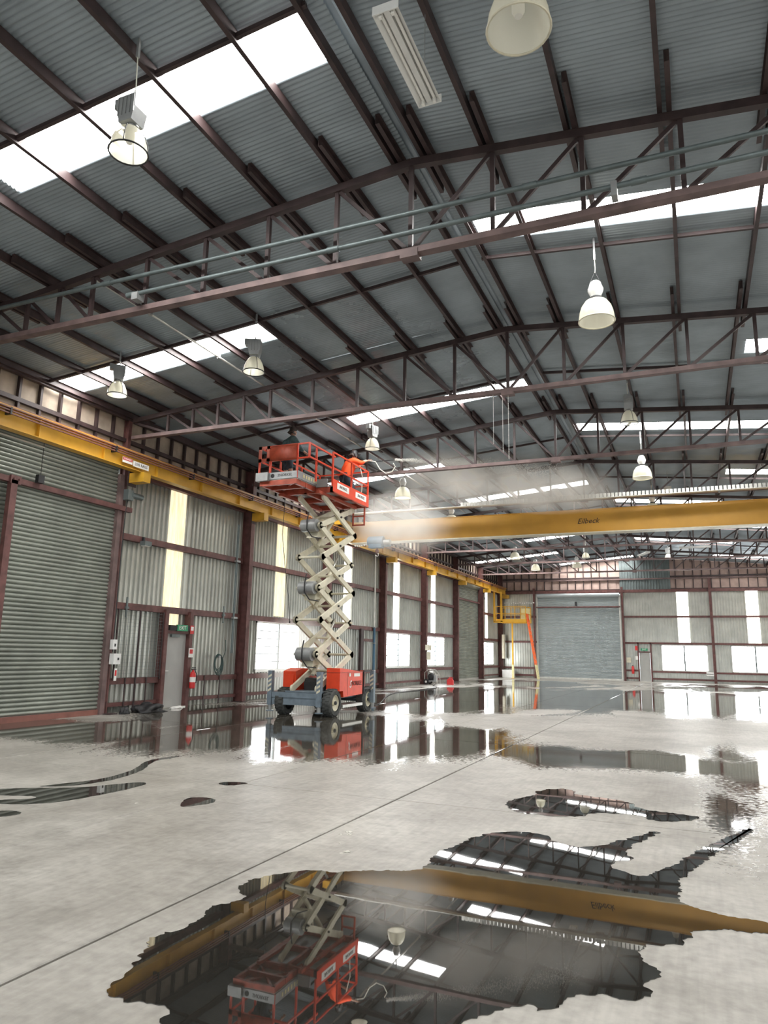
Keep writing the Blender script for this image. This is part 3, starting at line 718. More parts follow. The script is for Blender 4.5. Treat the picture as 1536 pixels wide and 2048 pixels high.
cage = make_cage_lamp(); bowl = make_bowl_lamp()
CG = [(-5.46, 5.33, 6.98, 'caged high bay lamp in front of the nearest bright roof light', .06), (-7.7, 11.25, 6.98, 'caged lamp with grey ballast box at the right end of the left roof light', 0.),
      (-11.12, 11.2, 6.92, 'caged lamp hanging at the left, below the roof light over the shutter', 0.), (-8.02, 17.7, 7.2, 'caged lamp right above the worker in orange', 0.),
      (-1.17, 17.66, 7.18, 'caged lamp with blue-grey ballast hanging behind the second truss', 0.), (-5.35, 41.0, 7.0, 'small caged lamp far off over the gable shutter, middle one of three', 0.),
      (-1.2, 46.0, 7.45, 'far caged lamp hanging from the roof right of the gable shutter', 0.)]
for i, (x, y, z, lb, tl) in enumerate(CG): place_lamp(cage, i == 0, x, y, z, lb, tl, .4*i, 'caged high bay lamps')
BW = [(-1.14, 5.5, 7.12, 'large prismatic bowl lamp cut off by the top edge of the picture', .1), (-1.17, 11.31, 6.95, 'white bowl lamp on a cord against the right roof slope, between the two nearest trusses', .05),
      (-1.19, 22.55, 6.95, 'white bowl lamp above the crane beam, right of centre', 0.), (-9.16, 22.9, 6.95, 'bowl lamp in the mist to the right of the lift platform', 0.),
      (-1.2, 28.4, 6.95, 'bowl lamp peeking over the top of the crane beam', 0.), (-9.2, 28.6, 7.0, 'pale bowl lamp nearly lost in the mist above the crane beam', 0.),
      (-9.2, 40.4, 7.0, 'small far bowl lamp, leftmost below the crane beam', 0.), (-9.2, 46.2, 7.0, 'small far bowl lamp in front of the boarded gable, left one', 0.),
      (-6.6, 46.2, 7.1, 'small far bowl lamp in front of the boarded gable, right one', 0.)]
for i, (x, y, z, lb, tl) in enumerate(BW): place_lamp(bowl, i == 0, x, y, z, lb, tl, .3*i, 'open bowl high bay lamps')

# ---------------------------------------------------------------- fluorescent battens
def batten(x, y, z, L, label, rz=0., tilt=0.):
    r = thing('fluorescent_batten', (x, y, z), label, 'light fitting', 'fluorescent fittings')
    w = .13
    MB().prism([(x-w, z), (x-w*.9, z+.01), (x-.06, z+.075), (x+.06, z+.075), (x+w*.9, z+.01), (x+w, z), (x+.07, z+.09), (x-.07, z+.09)], 'y', y-L/2, y+L/2).build('reflector', 'white', r)
    MB().box(x-.028, x+.028, y-L/2, y+L/2, z+.02, z+.075).build('spine', 'white', r)
    for s_ in (-1, 1):
        MB().lathe([(.016, y-L/2+.03), (.016, y+L/2-.03)], 10, (x+s_*.062, 0, z+.035), 'y').build('tube', 'paper', r, True)
        for e in (-1, 1): MB().box(x+s_*.062-.015, x+s_*.062+.015, y+e*(L/2-.03)-.015, y+e*(L/2-.03)+.015, z-.02, z+.07).build('lamp_holder', 'paper', r)
        MB().box(x-w, x+w, y+s_*(L/2), y+s_*(L/2+.012), z-.005, z+.09).build('end_plate', 'white', r)
        MB().tube([(x, y+s_*L*.36, z+.085), (x, y+s_*L*.36, zroof(x)-.1)], .004, 5).build('wire', 'grey', r)
    r.rotation_euler = (tilt, 0, rz); return r
batten(-2.29, 5.74, 7.4, 1.22, 'white twin-tube fluorescent fitting hanging near the ridge at the top')
batten(-4.55, 27.6, 7.75, 1.3, 'twin-tube fluorescent fitting glowing pale in the mist near the ridge')
batten(-.6, 27.8, 7.6, 1.2, 'white fluorescent fitting just above the cable chain')
batten(.25, 41, 7.35, 1.5, 'long white fluorescent fitting far back on the right slope', 1.5)
batten(-2.4, 42.6, 7.3, 1.3, 'fluorescent fitting far back below the ridge, near the dark patch', .4)

# ---------------------------------------------------------------- scissor lift
LX, LY = -9.27, 17.7
lift = thing('scissor_lift', (LX, LY, 0), 'red and cream scissor lift raised to the roof on the wet floor', 'scissor lift')
def P(x, y, z): return (LX+x, LY+y, z)
ch = MB().box(LX-.52, LX+.52, LY-1.2, LY+1.15, .40, .60).build('chassis', 'bluegrey', lift)
q = MB(); q.box(LX-.83, LX+.62, LY-1.30, LY-1.17, .26, .57); q.box(LX-.83, LX+.62, LY-1.32, LY-1.17, .44, .57); q.build('bumper', 'bluegrey', lift)
q = MB(); q.box(LX-.6, LX+.85, LY+1.1, LY+1.2, .3, .6); q.build('rear_bumper', 'bluegrey', lift)
for k, (px, py) in enumerate(((-.9, -1.27), (.56, -1.34), (.88, 1.2), (-.62, 1.25))):
    j = MB().box(LX+px-.06, LX+px+.06, LY+py-.06, LY+py+.06, .24, 1.1).build('outrigger', 'bluegrey', lift)
    q = MB()
    for n in range(4): q.prism([(LX+px-.05, .55+n*.11), (LX+px+.05, .6+n*.11), (LX+px+.05, .655+n*.11), (LX+px-.05, .605+n*.11)], 'y', LY+py-.066, LY+py-.06) if False else None
    hz = MB()
    for n in range(4):
        z = .56+n*.115
        hz.v += [P(px-.05, py-.0625, z), P(px+.05, py-.0625, z+.06), P(px+.05, py-.0625, z+.115), P(px-.05, py-.0625, z+.055)]
        hz.f.append(tuple(len(hz.v)-4+i for i in range(4)))
    hz.build('hazard_stripe', 'cream', j)
    MB().lathe([(.05, .1), (.05, .26)], 10, P(px, py, 0)).build('jack_leg', 'grey', j)
    MB().lathe([(.1, .085), (.1, .11)], 12, P(px, py, 0)).build('foot_pad', 'bluegrey', j)
def wheel(px, py, out):
    R = .335; w = .13
    t = MB().lathe([(R*.62, -w), (R*.9, -w), (R, -w*.7), (R*1.01, 0), (R, w*.7), (R*.9, w), (R*.62, w)], 28, P(px, py, R), 'x', False).build('tyre', 'tyre', lift, True)
    tr = MB()
    for k in range(22):
        a = 2*math.pi*k/22
        for s_ in (-1, 1):
            c = P(px+s_*.055, py+R*1.0*math.cos(a+s_*.07), R+R*1.0*math.sin(a+s_*.07))
            tr.bar(Vector(c)-Vector((.05, 0, 0)), Vector(c)+Vector((.05, 0, 0)), .035, .03, (0, math.cos(a), math.sin(a)))
    tr.build('tread_lug', 'tyre', t)
    q = MB().lathe([(R*.63, out*.1), (R*.58, out*.115), (R*.5, out*.06), (R*.22, out*.045), (R*.2, out*.1), (.01, out*.11)], 22, P(px, py, R), 'x', False); q.build('rim', 'cream', lift, True)
    hb = MB().lathe([(.05, out*.09), (.045, out*.14), (.01, out*.15)], 12, P(px, py, R), 'x'); hb.build('hub', 'black', lift, True)
for px, py, o in ((.72, -.98, 1), (.72, 1.02, 1), (-.62, -1.0, -1), (-.62, 1.02, -1)): wheel(px, py, o)
for py in (-.98, 1.02): MB().lathe([(.07, -.55), (.07, .62)], 10, P(0, py, .335), 'x').build('axle', 'bluegrey', lift, True)
# machinery cabinets
c = MB().prism([(LY-.86, .62), (LY-.66, .62), (LY-.62, .46), (LY+.52, .5), (LY+.52, 1.08), (LY-.7, 1.19), (LY-.86, 1.19)], 'x', LX+.5, LX+.88).build('cabinet', 'red', lift)
MB().box(LX+.48, LX+.9, LY-.88, LY+.54, 1.085, 1.09).build('lid_seam', 'red_dark', c)
MB().box(LX+.881, LX+.886, LY-.02, LY+.34, .97, 1.05).build('label_plate', 'paper', c)
MB().box(LX+.881, LX+.884, LY-.4, LY-.385, .5, 1.08).build('door_gap', 'red_dark', c)
MB().box(LX+.881, LX+.9, LY-.34, LY-.26, .98, 1.06).build('latch', 'alu', c)
text('lettering', 'S', .26, (LX+.887, LY-.24, .77), (0, 1, 0), (0, 0, 1), 'paper', c, .25)
text('lettering', 'NORKEL', .17, (LX+.887, LY+.14, .79), (0, 1, 0), (0, 0, 1), 'ink', c, .25)
c = MB().prism([(LY-.8, .58), (LY+.5, .58), (LY+.5, 1.12), (LY-.45, 1.16), (LY-.8, 1.08)], 'x', LX-.82, LX-.44).build('cabinet', 'red', lift)
MB().prism([(LY-.85, .62), (LY-.83, .62), (LY-.83, 1.0), (LY-.85, 1.0)], 'x', LX-.78, LX-.48).build('access_panel', 'red', c)
q = MB(); q.box(LX-.3, LX+.3, LY-.6, LY+.6, .6, .82); q.lathe([(.12, -.3), (.12, .2)], 12, P(0, -.45, .8), 'x'); q.build('hydraulic_unit', 'black', lift)
q = MB(); q.box(LX+.86, LX+.9, LY+.6, LY+1.1, .62, .66); q.box(LX+.86, LX+.9, LY+.6, LY+1.1, 1.08, 1.12); q.box(LX+.86, LX+.9, LY+.58, LY+.62, .5, 1.12); q.build('step_frame', 'black', lift)
MB().box(LX+.5, LX+.86, LY-.6, LY+.6, .2, .27).build('step_tray', 'alu', lift)
MB().box(LX+.7, LX+.84, LY+.72, LY+.78, .68, 1.12).build('red_bracket', 'red_dark', lift)
# scissor arms : six levels
ZS = [.66, 1.53, 2.41, 3.24, 4.05, 4.90, 5.66]
YA, YBk = -1.08, .85
for lv in range(6):
    for sx in (-1, 1):
        for kind, off in (('outer', .36), ('inner', .27)):
            up_ = (lv % 2 == 0)
            a = (YA if up_ else YBk) if kind == 'outer' else (YBk if up_ else YA); e = (YBk if up_ else YA) if kind == 'outer' else (YA if up_ else YBk)
            arm = MB().bar(P(sx*off, a, ZS[lv]), P(sx*off, e, ZS[lv+1]), .06, .15, (0, 0, 1)).build('scissor_arm', 'cream', lift)
            for yy, zz in ((a, ZS[lv]), (e, ZS[lv+1])):
                MB().lathe([(.09, -.034), (.09, .034)], 12, P(sx*off, yy, zz), 'x').build('pivot_boss', 'cream', arm)
        MB().lathe([(.028, -.03), (.028, .03)], 8, P(sx*.4, (YA+YBk)/2, (ZS[lv]+ZS[lv+1])/2), 'x').build('pivot_pin', 'black', lift)
    MB().lathe([(.035, -.36), (.035, .36)], 10, P(0, (YA+YBk)/2, (ZS[lv]+ZS[lv+1])/2), 'x').build('cross_tube', 'cream', lift, True)
for lv in range(1, 6):
    for yy in (YA, YBk): MB().lathe([(.035, -.36), (.035, .36)], 10, P(0, yy, ZS[lv]), 'x').build('cross_tube', 'cream', lift, True)
for lv in (1, 3, 5):
    dr = MB().lathe([(.17, -.24), (.17, .2)], 18, P(0, YA-.02, ZS[lv]), 'x').build('drum_cover', 'grey', lift, True)
    q = MB().tube([P(.0, YA-.15, ZS[lv]+.35), P(-.02, YA-.2, ZS[lv]+.1), P(-.02, YA-.2, ZS[lv]-.12), P(.1, YA-.12, ZS[lv]-.32), P(.25, YA+.1, ZS[lv]-.34)], .016, 6); q.build('hydraulic_hose', 'black', lift, True)
    MB().prism([(LY+YA+.05, ZS[lv]-.32), (LY+YA+.55, ZS[lv]-.22), (LY+YA+.62, ZS[lv]+.18), (LY+YA+.5, ZS[lv]+.02), (LY+YA+.1, ZS[lv]-.16)], 'x', LX-.16, LX+.16).build('gusset', 'cream', lift)
for z0, z1, in ((1.0, 2.2), (2.75, 3.9), (4.4, 5.3)):
    q = MB().tube([P(.0, -.7, z0), P(.05, .15, z1)], .055, 10); q.build('lift_cylinder', 'cream', lift, True)
    MB().tube([P(.05, .15, z1), P(.06, .4, z1+.3)], .03, 8).build('cylinder_rod', 'alu', lift, True)
# platform
X0, X1, Y0, Y1, YE = -10.28, -8.62, 16.55, 18.85, 15.48
Zb, Zd, Zt = 5.77, 5.93, 6.86
q = MB()
for x in (X0+.04, X1-.04, (X0+X1)/2): q.box(x-.04, x+.04, Y0, Y1, Zb, Zd-.02)
for y in (Y0+.04, (Y0+Y1)/2, Y1-.04): q.box(X0, X1, y-.04, y+.04, Zb, Zd-.02)
q.build('deck_frame', 'red_dark', lift)
MB().box(X0, X1, Y0, Y1, Zd-.02, Zd).build('deck_plate', 'grey', lift)
q = MB()
XE = -9.12
for x in (X0+.1, XE-.05): q.box(x-.035, x+.035, YE+.02, Y0+.3, Zb+.03, Zd)
for y in (YE+.05, YE+.55, Y0): q.box(X0+.06, XE, y-.035, y+.035, Zb+.03, Zd)
q.bar((X0+.15, YE+.1, Zd-.04), (XE-.1, Y0-.05, Zd-.04), .05, .04); q.bar((XE-.1, YE+.1, Zd-.045), (X0+.15, Y0-.05, Zd-.045), .05, .04)
q.build('extension_frame', 'red_dark', lift)
MB().box(X0+.08, XE, YE+.02, Y0+.2, Zd, Zd+.02).build('extension_deck', 'alu', lift)
for lz, lx0, lx1 in ((5.69, X0+.2, X0+.28), (5.69, X1-.32, X1-.24)): MB().box(lx0, lx1, Y0-.3, Y1-.3, lz, Zb).build('slide_rail', 'red_dark', lift)
# toe boards
t = MB().box(X0+.05, XE+.02, YE-.01, YE+.015, Zd+.02, Zd+.2).build('front_toe_board', 'grey', lift)
text('lettering', 'SNORKEL', .1, ((X0+XE)/2+.24, YE-.014, Zd+.11), (1, 0, 0), (0, 0, 1), 'ink', t, .2)
MB().lathe([(.055, -.004), (.055, .004)], 12, ((X0+XE)/2-.12, YE-.014, Zd+.11), 'y').build('emblem', 'ink', t)
MB().box(X0-.0, X0+.36, YE-.1, YE+.05, Zd-.02, Zd+.2).build('control_box', 'grey', lift)
t = MB().box(XE, XE+.025, YE+.03, Y0+.25, Zd+.02, Zd+.22).build('side_toe_board', 'grey', lift)
for k in range(7): MB().box(XE+.025, XE+.03, YE+.3+k*.135, YE+.37+k*.135, Zd+.08, Zd+.17).build('hazard_mark', 'hazard', t)
t = MB().box(X1-.02, X1+.005, Y0, Y1, Zb+.02, Zd+.2).build('side_toe_board', 'red', lift)
for y in (Y0+.6, Y0+1.75):
    pl_ = MB().box(X1+.005, X1+.01, y-.36, y+.36, Zd-.03, Zd+.14).build('label_plate', 'paper', t)
    text('lettering', 'SNORKEL', .11, (X1+.013, y, Zd+.055), (0, 1, 0), (0, 0, 1), 'ink', t, .2)
MB().box(X0-.005, X0+.02, Y0, Y1, Zb+.02, Zd+.18).build('side_toe_board', 'red_dark', lift)
MB().box(X0, X1, Y1-.02, Y1+.005, Zb+.02, Zd+.18).build('rear_toe_board', 'red_dark', lift)
# guard rails
def rail(a, c, w=.036, m='red'): MB().bar(a, c, w, w).build('guard_rail', m, lift)
def post(x, y, z0=Zd, z1=Zt, w=.044, m='red'): MB().box(x-w/2, x+w/2, y-w/2, y+w/2, z0, z1).build('rail_post', m, lift)
zm = Zd+.5
for y in (Y0, (Y0+Y1)/2, Y1-.03): post(X1-.02, y); post(X0+.02, y)
for x in (X1-.02, X0+.02):
    rail((x, Y0, Zt), (x, Y1, Zt)); rail((x, Y0, zm), (x, Y1, zm))
for z in (Zt, zm): rail((X0, Y1-.03, z), (X1, Y1-.03, z))
XS = -8.78
for y in (YE+.03, (YE+Y0)/2): post(X0+.02, y, Zd+.02)
for x in (X0+.02, XS):
    rail((x, YE+.03, Zt-.02), (x, Y0+.4, Zt-.02), .04); rail((x, YE+.03, Zt-.38), (x, Y0+.4, Zt-.38), .04)
post(XS, YE+.03, Zt-.4, Zt); post(XS-.08, (YE+Y0)/2+.02, Zd+.02); post(X0+.36, YE+.02, Zd+.02); post(XE, YE+.02, Zd+.02)
rail((X0, YE+.02, Zt-.02), (XS, YE+.02, Zt-.02), .04); rail((X0, YE+.02, Zt-.40), (XS, YE+.02, Zt-.40), .04)
MB().box(XE+.02, XS, Y0-.05, Y0+.02, Zd-.02, Zd+.2).build('step_plate', 'grey', lift)
b = MB()                                           # slightly bowed front panel
for k in range(7):
    z = Zt-.42+k*.068; d = -.05*math.sin(k/6*math.pi)
    b.v += [(X0+.36, YE-.01+d, z), (XE, YE-.01+d, z)]
b.f = [(2*k, 2*k+1, 2*k+3, 2*k+2) for k in range(6)]
o = b.build('front_panel', 'red_dark', lift, True); o.modifiers.new('thickness', 'SOLIDIFY').thickness = .012
q = MB(); q.box(X0, X0+.34, YE-.01, YE+.01, Zt-.42, Zt-.33); q.box(X0, X0+.34, YE-.01, YE+.01, Zt-.08, Zt); q.box(X0, X0+.09, YE-.01, YE+.01, Zt-.42, Zt); q.box(X0+.25, X0+.34, YE-.01, YE+.01, Zt-.42, Zt)
q.build('front_panel_frame', 'red_dark', lift)
q = MB()
for x in (-9.02, -8.66): q.box(x-.02, x+.02, Y1-.2, Y1-.16, 5.22, 5.78)
for z in (5.24, 5.5): q.box(-9.02, -8.66, Y1-.2, Y1-.16, z-.02, z+.02)
q.build('entry_ladder', 'red_dark', lift)

# ---------------------------------------------------------------- people
def skin(name, verts, edges, m, parent, sub=1):
    me = bpy.data.meshes.new(name); me.from_pydata([v[:3] for v in verts], edges, [])
    o = bpy.data.objects.new(name, me); COL.objects.link(o)
    md = o.modifiers.new('skin', 'SKIN'); md.use_smooth_shade = True
    sv = me.skin_vertices[0].data
    for i, v in enumerate(verts):
        r = v[3]; sv[i].radius = r if isinstance(r, tuple) else (r, r); sv[i].use_root = (i == 0)
    s_ = o.modifiers.new('sub', 'SUBSURF'); s_.levels = s_.render_levels = sub
    dg = bpy.context.evaluated_depsgraph_get(); me2 = bpy.data.meshes.new_from_object(o.evaluated_get(dg))
    bpy.data.objects.remove(o); me2.materials.clear(); me2.materials.append(MT[m])
    me2.polygons.foreach_set('use_smooth', [True]*len(me2.polygons))
    return link(name, me2, parent)
def body_graph(J):
    """joint table -> vertices with radii, edges for one continuous body with five-fingered hands and a face"""
    V, E, ix = [], [], {}
    def add(n, p, r, par=None):
        ix[n] = len(V); V.append((*p, r))
        if par is not None: E.append((ix[par], ix[n]))
    add('pelvis', J['pelvis'], .125); add('waist', J['waist'], .115, 'pelvis'); add('chest', J['chest'], .14, 'waist'); add('neckb', J['neckb'], .07, 'chest')
    add('neck', J['neck'], .05, 'neckb'); h = Vector(J['head']); fd = Vector(J['face'])
    add('jaw', h+fd*.015-Vector((0, 0, .055)), .068, 'neck'); add('skull', h+Vector((0, 0, .035)), .088, 'jaw'); add('crown', h+Vector((0, 0, .085))-fd*.01, .062, 'skull')
    add('nose', h+fd*.103+Vector((0, 0, -.01)), .013, 'skull')
    sd = fd.cross(Vector((0, 0, 1)))
    for s in (-1, 1): add('ear%d' % s, h+sd*(s*.087), .016, 'skull')
    for s, t in ((-1, 'L'), (1, 'R')):
        add('sh'+t, J['sh'+t], .062, 'chest'); add('el'+t, J['el'+t], .042, 'sh'+t); add('wr'+t, J['wr'+t], .027, 'el'+t)
        w = Vector(J['wr'+t]); d = (w-Vector(J['el'+t])).normalized(); cr_ = d.cross(Vector((0, 0, 1)))
        cr_ = cr_.normalized() if cr_.length > .1 else Vector((1, 0, 0)); nd = cr_.cross(d)
        add('palm'+t, w+d*.06, .03, 'wr'+t)
        for k, ln in enumerate((.065, .078, .072, .055)):
            b0 = w+d*.085+cr_*((k-1.5)*.02)
            add('f%d%s' % (k, t), b0, .0095, 'palm'+t); add('g%d%s' % (k, t), b0+d*ln*.5-nd*.01, .009, 'f%d%s' % (k, t)); add('h%d%s' % (k, t), b0+d*ln*.75-nd*.035, .008, 'g%d%s' % (k, t))
        b0 = w+d*.03+cr_*(.035*(-s)); add('t0'+t, b0, .011, 'palm'+t); add('t1'+t, b0+d*.04-nd*.02+cr_*(-s*.012), .0095, 't0'+t)
        add('hip'+t, J['hip'+t], .095, 'pelvis'); add('kn'+t, J['kn'+t], .06, 'hip'+t); add('an'+t, J['an'+t], .042, 'kn'+t); add('toe'+t, J['toe'+t], .038, 'an'+t)
    return V, E, ix
def person(loc, head_dir, J, label, top, bottom, shortleg, hat):
    r = thing('person', loc, label, 'person'); ORG[r.name] = Vector((0, 0, 0))
    r.rotation_euler.z = head_dir
    J['face'] = Vector((0, 1, 0)); V, E, ix = body_graph(J)
    skin('body', V, E, 'skin', r)
    def sub(names, rad): return [(*V[ix[n]][:3], rad[i] if isinstance(rad, (list, tuple)) else rad) for i, n in enumerate(names)]
    def mid(a, b, t): return Vector(V[ix[a]][:3]).lerp(Vector(V[ix[b]][:3]), t)
    v = sub(['waist', 'pelvis', 'chest', 'neckb', 'shL', 'elL', 'shR', 'elR'], [.2, .21, .215, .1, .11, .085, .11, .085]); e = [(0, 1), (0, 2), (2, 3), (2, 4), (4, 5), (2, 6), (6, 7)]
    for t, k in (('L', 5), ('R', 7)):
        v.append((*mid('el'+t, 'wr'+t, .8 if not shortleg == 'long' else .55), .046)); e.append((k, len(v)-1))
    skin('jacket', v, e, top, r)
    v = sub(['pelvis', 'hipL', 'knL', 'hipR', 'knR'], [.145, .115, .085, .115, .085]); e = [(0, 1), (1, 2), (0, 3), (3, 4)]
    if shortleg == 'long':
        for t, k in (('L', 2), ('R', 4)): v.append((*mid('kn'+t, 'an'+t, .95), .062)); e.append((k, len(v)-1))
    skin('trousers', v, e, bottom, r)
    for t in 'LR':
        a = Vector(V[ix['an'+t]][:3]); to = Vector(V[ix['toe'+t]][:3])
        v = [(*(a+Vector((0, 0, .1))), .055), (*a, .055), (*(a+(to-a)*.5-Vector((0, 0, .01))), .05), (*to, .044)]
        skin('boot', v, [(0, 1), (1, 2), (2, 3)], 'black', r)
    h = Vector(J['head'])
    v = [(*(h+Vector((0, -.035, .05))), .09), (*(h+Vector((0, -.01, .1))), .07), (*(h+Vector((0, -.06, -.02))), .06)]
    skin('hair', v, [(0, 1), (0, 2)], 'hair', r)
    for s in (-1, 1): MB().lathe([(.002, -.01), (.011, 0), (.002, .01)], 8, (h.x+s*.032, h.y+.088, h.z+.02), 'y').build('eye', 'ink', r)
    if hat:
        q = MB(); q.lathe([(.118, .03), (.115, .09), (.085, .15), (.02, .175)], 16, tuple(h)); q.box(h.x-.09, h.x+.09, h.y+.09, h.y+.19, h.z+.035, h.z+.05); q.build('helmet', 'black', r, True)
        for s in (-1, 1): MB().lathe([(.045, s*.09), (.045, s*.125)], 12, tuple(h), 'x').build('ear_muff', 'black', r, True)
    return r
J1 = dict(pelvis=(0, -.02, .90), waist=(0, .0, 1.05), chest=(0, .05, 1.26), neckb=(0, .09, 1.40), neck=(0, .11, 1.46), head=(0, .15, 1.575),
          shL=(-.2, .06, 1.34), elL=(-.33, .1, 1.08), wrL=(-.24, .34, 1.0), shR=(.2, .06, 1.34), elR=(.34, .13, 1.09), wrR=(.25, .38, 1.02),
          hipL=(-.095, -.02, .85), knL=(-.11, .04, .47), anL=(-.11, -.03, .07), toeL=(-.12, .13, .035), hipR=(.095, -.02, .85), knR=(.11, .05, .47), anR=(.12, -.01, .07), toeR=(.13, .15, .035))
person((-9.93, 16.35, Zd), math.radians(-28), J1, 'person in dark green jacket and shorts at the front of the lift platform', 'darkgreen', 'navy', 'short', False)
J2 = dict(pelvis=(0, -.08, .74), waist=(0, -.03, .9), chest=(0, .04, 1.12), neckb=(0, .10, 1.25), neck=(0, .13, 1.31), head=(0, .18, 1.42),
          shL=(-.21, .06, 1.2), elL=(-.34, .22, 1.06), wrL=(-.08, .44, 1.14), shR=(.21, .06, 1.2), elR=(.4, .2, 1.1), wrR=(.42, .42, 1.2),
          hipL=(-.1, -.08, .70), knL=(-.14, .12, .38), anL=(-.13, -.06, .07), toeL=(-.14, .1, .035), hipR=(.1, -.08, .70), knR=(.14, .12, .38), anR=(.13, -.04, .07), toeR=(.14, .12, .035))
person((-9.14, 18.5, Zd), math.radians(-38), J2, 'person in bright orange shirt and dark helmet holding a spray lance on the lift platform', 'hivis', 'navy', 'long', True)
ln = thing('spray_lance', (-8.75, 18.75, 7.12), 'black pressure lance with pale hose held by the worker in orange', 'lance')
tip = Vector((-7.95, 19.25, 7.28)); but = Vector((-8.95, 18.6, 7.1))
MB().tube([but, tip], .014, 6).build('wand', 'black', ln); MB().tube([but, but+(tip-but)*.28], .03, 8).build('grip', 'black', ln)
MB().tube([tip, tip+(tip-but).normalized()*.06], .02, 6).build('nozzle', 'alu', ln)
hp = [(-8.95, 18.6, 7.08), (-8.7, 18.72, 7.2), (-8.45, 18.9, 7.18), (-8.32, 18.95, 6.95), (-8.15, 19.0, 6.82), (-7.95, 19.0, 6.85), (-7.85, 19.0, 7.0), (-7.9, 18.95, 7.1)]
MB().tube(hp, .014, 6).build('hose_loop', 'hose', ln, True)
MB().tube([(-8.86, 18.66, 7.08), (-8.78, 18.72, 6.7), (-8.82, 18.78, 6.3), (-8.85, 18.74, Zd+.02), (-9.3, 18.4, Zd+.02)], .014, 6).build('supply_hose', 'hose', ln, True)

# ---------------------------------------------------------------- wall fittings
s = thing('exit_sign', (-13.42, 16.72, 2.1), 'green EXIT sign above the grey door in the left wall', 'sign')
MB().box(-13.40, -13.34, 16.5, 16.95, 2.1, 2.27).build('housing', 'green', s)
MB().box(-13.42, -13.35, 16.2, 17.05, 2.11, 2.25).build('backing', 'ink', s)
text('lettering', 'EXIT', .15, (-13.337, 16.72, 2.183), (0, 1, 0), (0, 0, 1), 'paper', s)
s = thing('exit_sign', (-3.3, YF-.1, 2.1), 'small green EXIT sign above the far gable door', 'sign')
MB().box(-3.52, -3.08, YF-.18, YF-.11, 2.08, 2.24).build('housing', 'green', s)
text('lettering', 'EXIT', .14, (-3.3, YF-.184, 2.16), (1, 0, 0), (0, 0, 1), 'paper', s)
def board(name, x, y, z, w, h, m, label, inner=None, cat='sign'):
    s = thing(name, (x, y, z-h/2), label, cat)
    MB().box(x, x+.012, y-w/2, y+w/2, z-h/2, z+h/2).build('plate', m, s)
    if inner: MB().box(x+.012, x+.014, y-w*.36, y+w*.36, z-h*.1, z+h*.36).build('panel', inner, s)
    return s
board('fire_sign', -13.375, 17.18, 2.15, .16, .24, 'sred', 'red fire point sign beside the EXIT sign', 'paper')
board('notice', -13.375, 17.2, 1.5, .2, .26, 'paper', 'white notice with red symbol on the exit door post', 'sred')
board('safety_label', -13.15, 31.14, 1.48, .12, .1, 'paper', 'small pale label on the column right behind the lift', 'grey')
e = thing('fire_extinguisher', (-13.3, 17.24, .5), 'red fire extinguisher hanging right of the exit door', 'extinguisher')
MB().lathe([(.06, .5), (.085, .52), (.085, .88), (.06, .96), (.03, .98), (.03, 1.02)], 16, (-13.28, 17.24, 0)).build('cylinder', 'sred', e, True)
MB().lathe([(.087, .68), (.087, .82)], 16, (-13.28, 17.24, 0), caps=False).build('label_band', 'paper', e, True)
q = MB(); q.box(-13.3, -13.26, 17.18, 17.36, 1.02, 1.05); q.box(-13.3, -13.26, 17.2, 17.34, 1.07, 1.09); q.build('handle', 'black', e)
MB().tube([(-13.28, 17.3, 1.03), (-13.24, 17.36, .9), (-13.24, 17.35, .65)], .012, 6).build('hose', 'black', e, True)
h = thing('hose_coil', (-13.4, 18.57, 1.2), 'dark green hose coiled on the left wall near the column', 'hose')
for k in range(6):
    r_ = .20+.012*k; pts = []
    for i in range(22):
        t = 2*math.pi*i/22; pts.append((-13.40+.018*(k % 3), 18.57+r_*.85*math.cos(t), 1.24+r_*1.15*math.sin(t)-.02*k))
    MB().tube(pts, .013, 6, True).build('hose_turn', 'coil', h, True)
MB().box(-13.52, -13.34, 18.52, 18.62, 1.36, 1.42).build('hanger', 'grey', h)
MB().tube([(-13.36, 18.75, 1.35), (-13.38, 18.9, 1.6), (-13.44, 18.95, 1.9)], .012, 6).build('loose_end', 'coil', h, True)
b = thing('control_box', (-13.3, 14.12, 1.2), 'white shutter control box on the post beside the big shutter', 'control box')
MB().box(-13.34, -13.2, 14.0, 14.24, 1.2, 1.46).build('case', 'white', b); MB().box(-13.2, -13.19, 14.13, 14.18, 1.3, 1.36).build('button', 'ink', b)
b = thing('switch_box', (-13.3, 14.05, 1.6), 'small white switch above the shutter control box', 'switch')
MB().box(-13.34, -13.24, 13.98, 14.12, 1.56, 1.80).build('case', 'white', b); MB().box(-13.24, -13.23, 14.03, 14.07, 1.63, 1.7).build('toggle', 'ink', b)
board('striped_tape', -13.205, 14.1, .95, .08, .3, 'paper', 'short red and white marker strip low on the shutter post', 'sred')
def sbox(x, y, z, w, h, m, label, cat='electrical box'):
    b = thing('electrical_box', (x, y, z), label, cat)
    MB().box(x, x+.16, y-w/2, y+w/2, z, z+h).build('case', m, b); MB().box(x+.16, x+.17, y-w*.42, y+w*.42, z+h*.06, z+h*.94).build('cover', m, b)
    MB().tube([(x+.06, y, z+h), (x+.06, y, z+h+.07)], .02, 6).build('conduit_stub', 'alu', b)
sbox(-13.18, 36.75, 1.78, .55, .28, 'cream', 'cream switchboard on the column near the pressure washer')
sbox(-13.18, 36.8, 1.28, .22, .42, 'cream', 'lower small cream isolator on the column near the pressure washer')
sbox(-13.18, 53.3, 1.35, .35, 1.75, 'cream', 'tall cream cable cover on the far corner column', 'cable cover')
m_ = thing('mesh_guard', (-13.35, 14.95, .8), 'fine wire mesh guard panel between the shutter and the exit door', 'mesh panel')
q = MB()
for k in range(19): q.box(-13.425, -13.42, 14.25, 15.98, .86+k*.092, .864+k*.092)
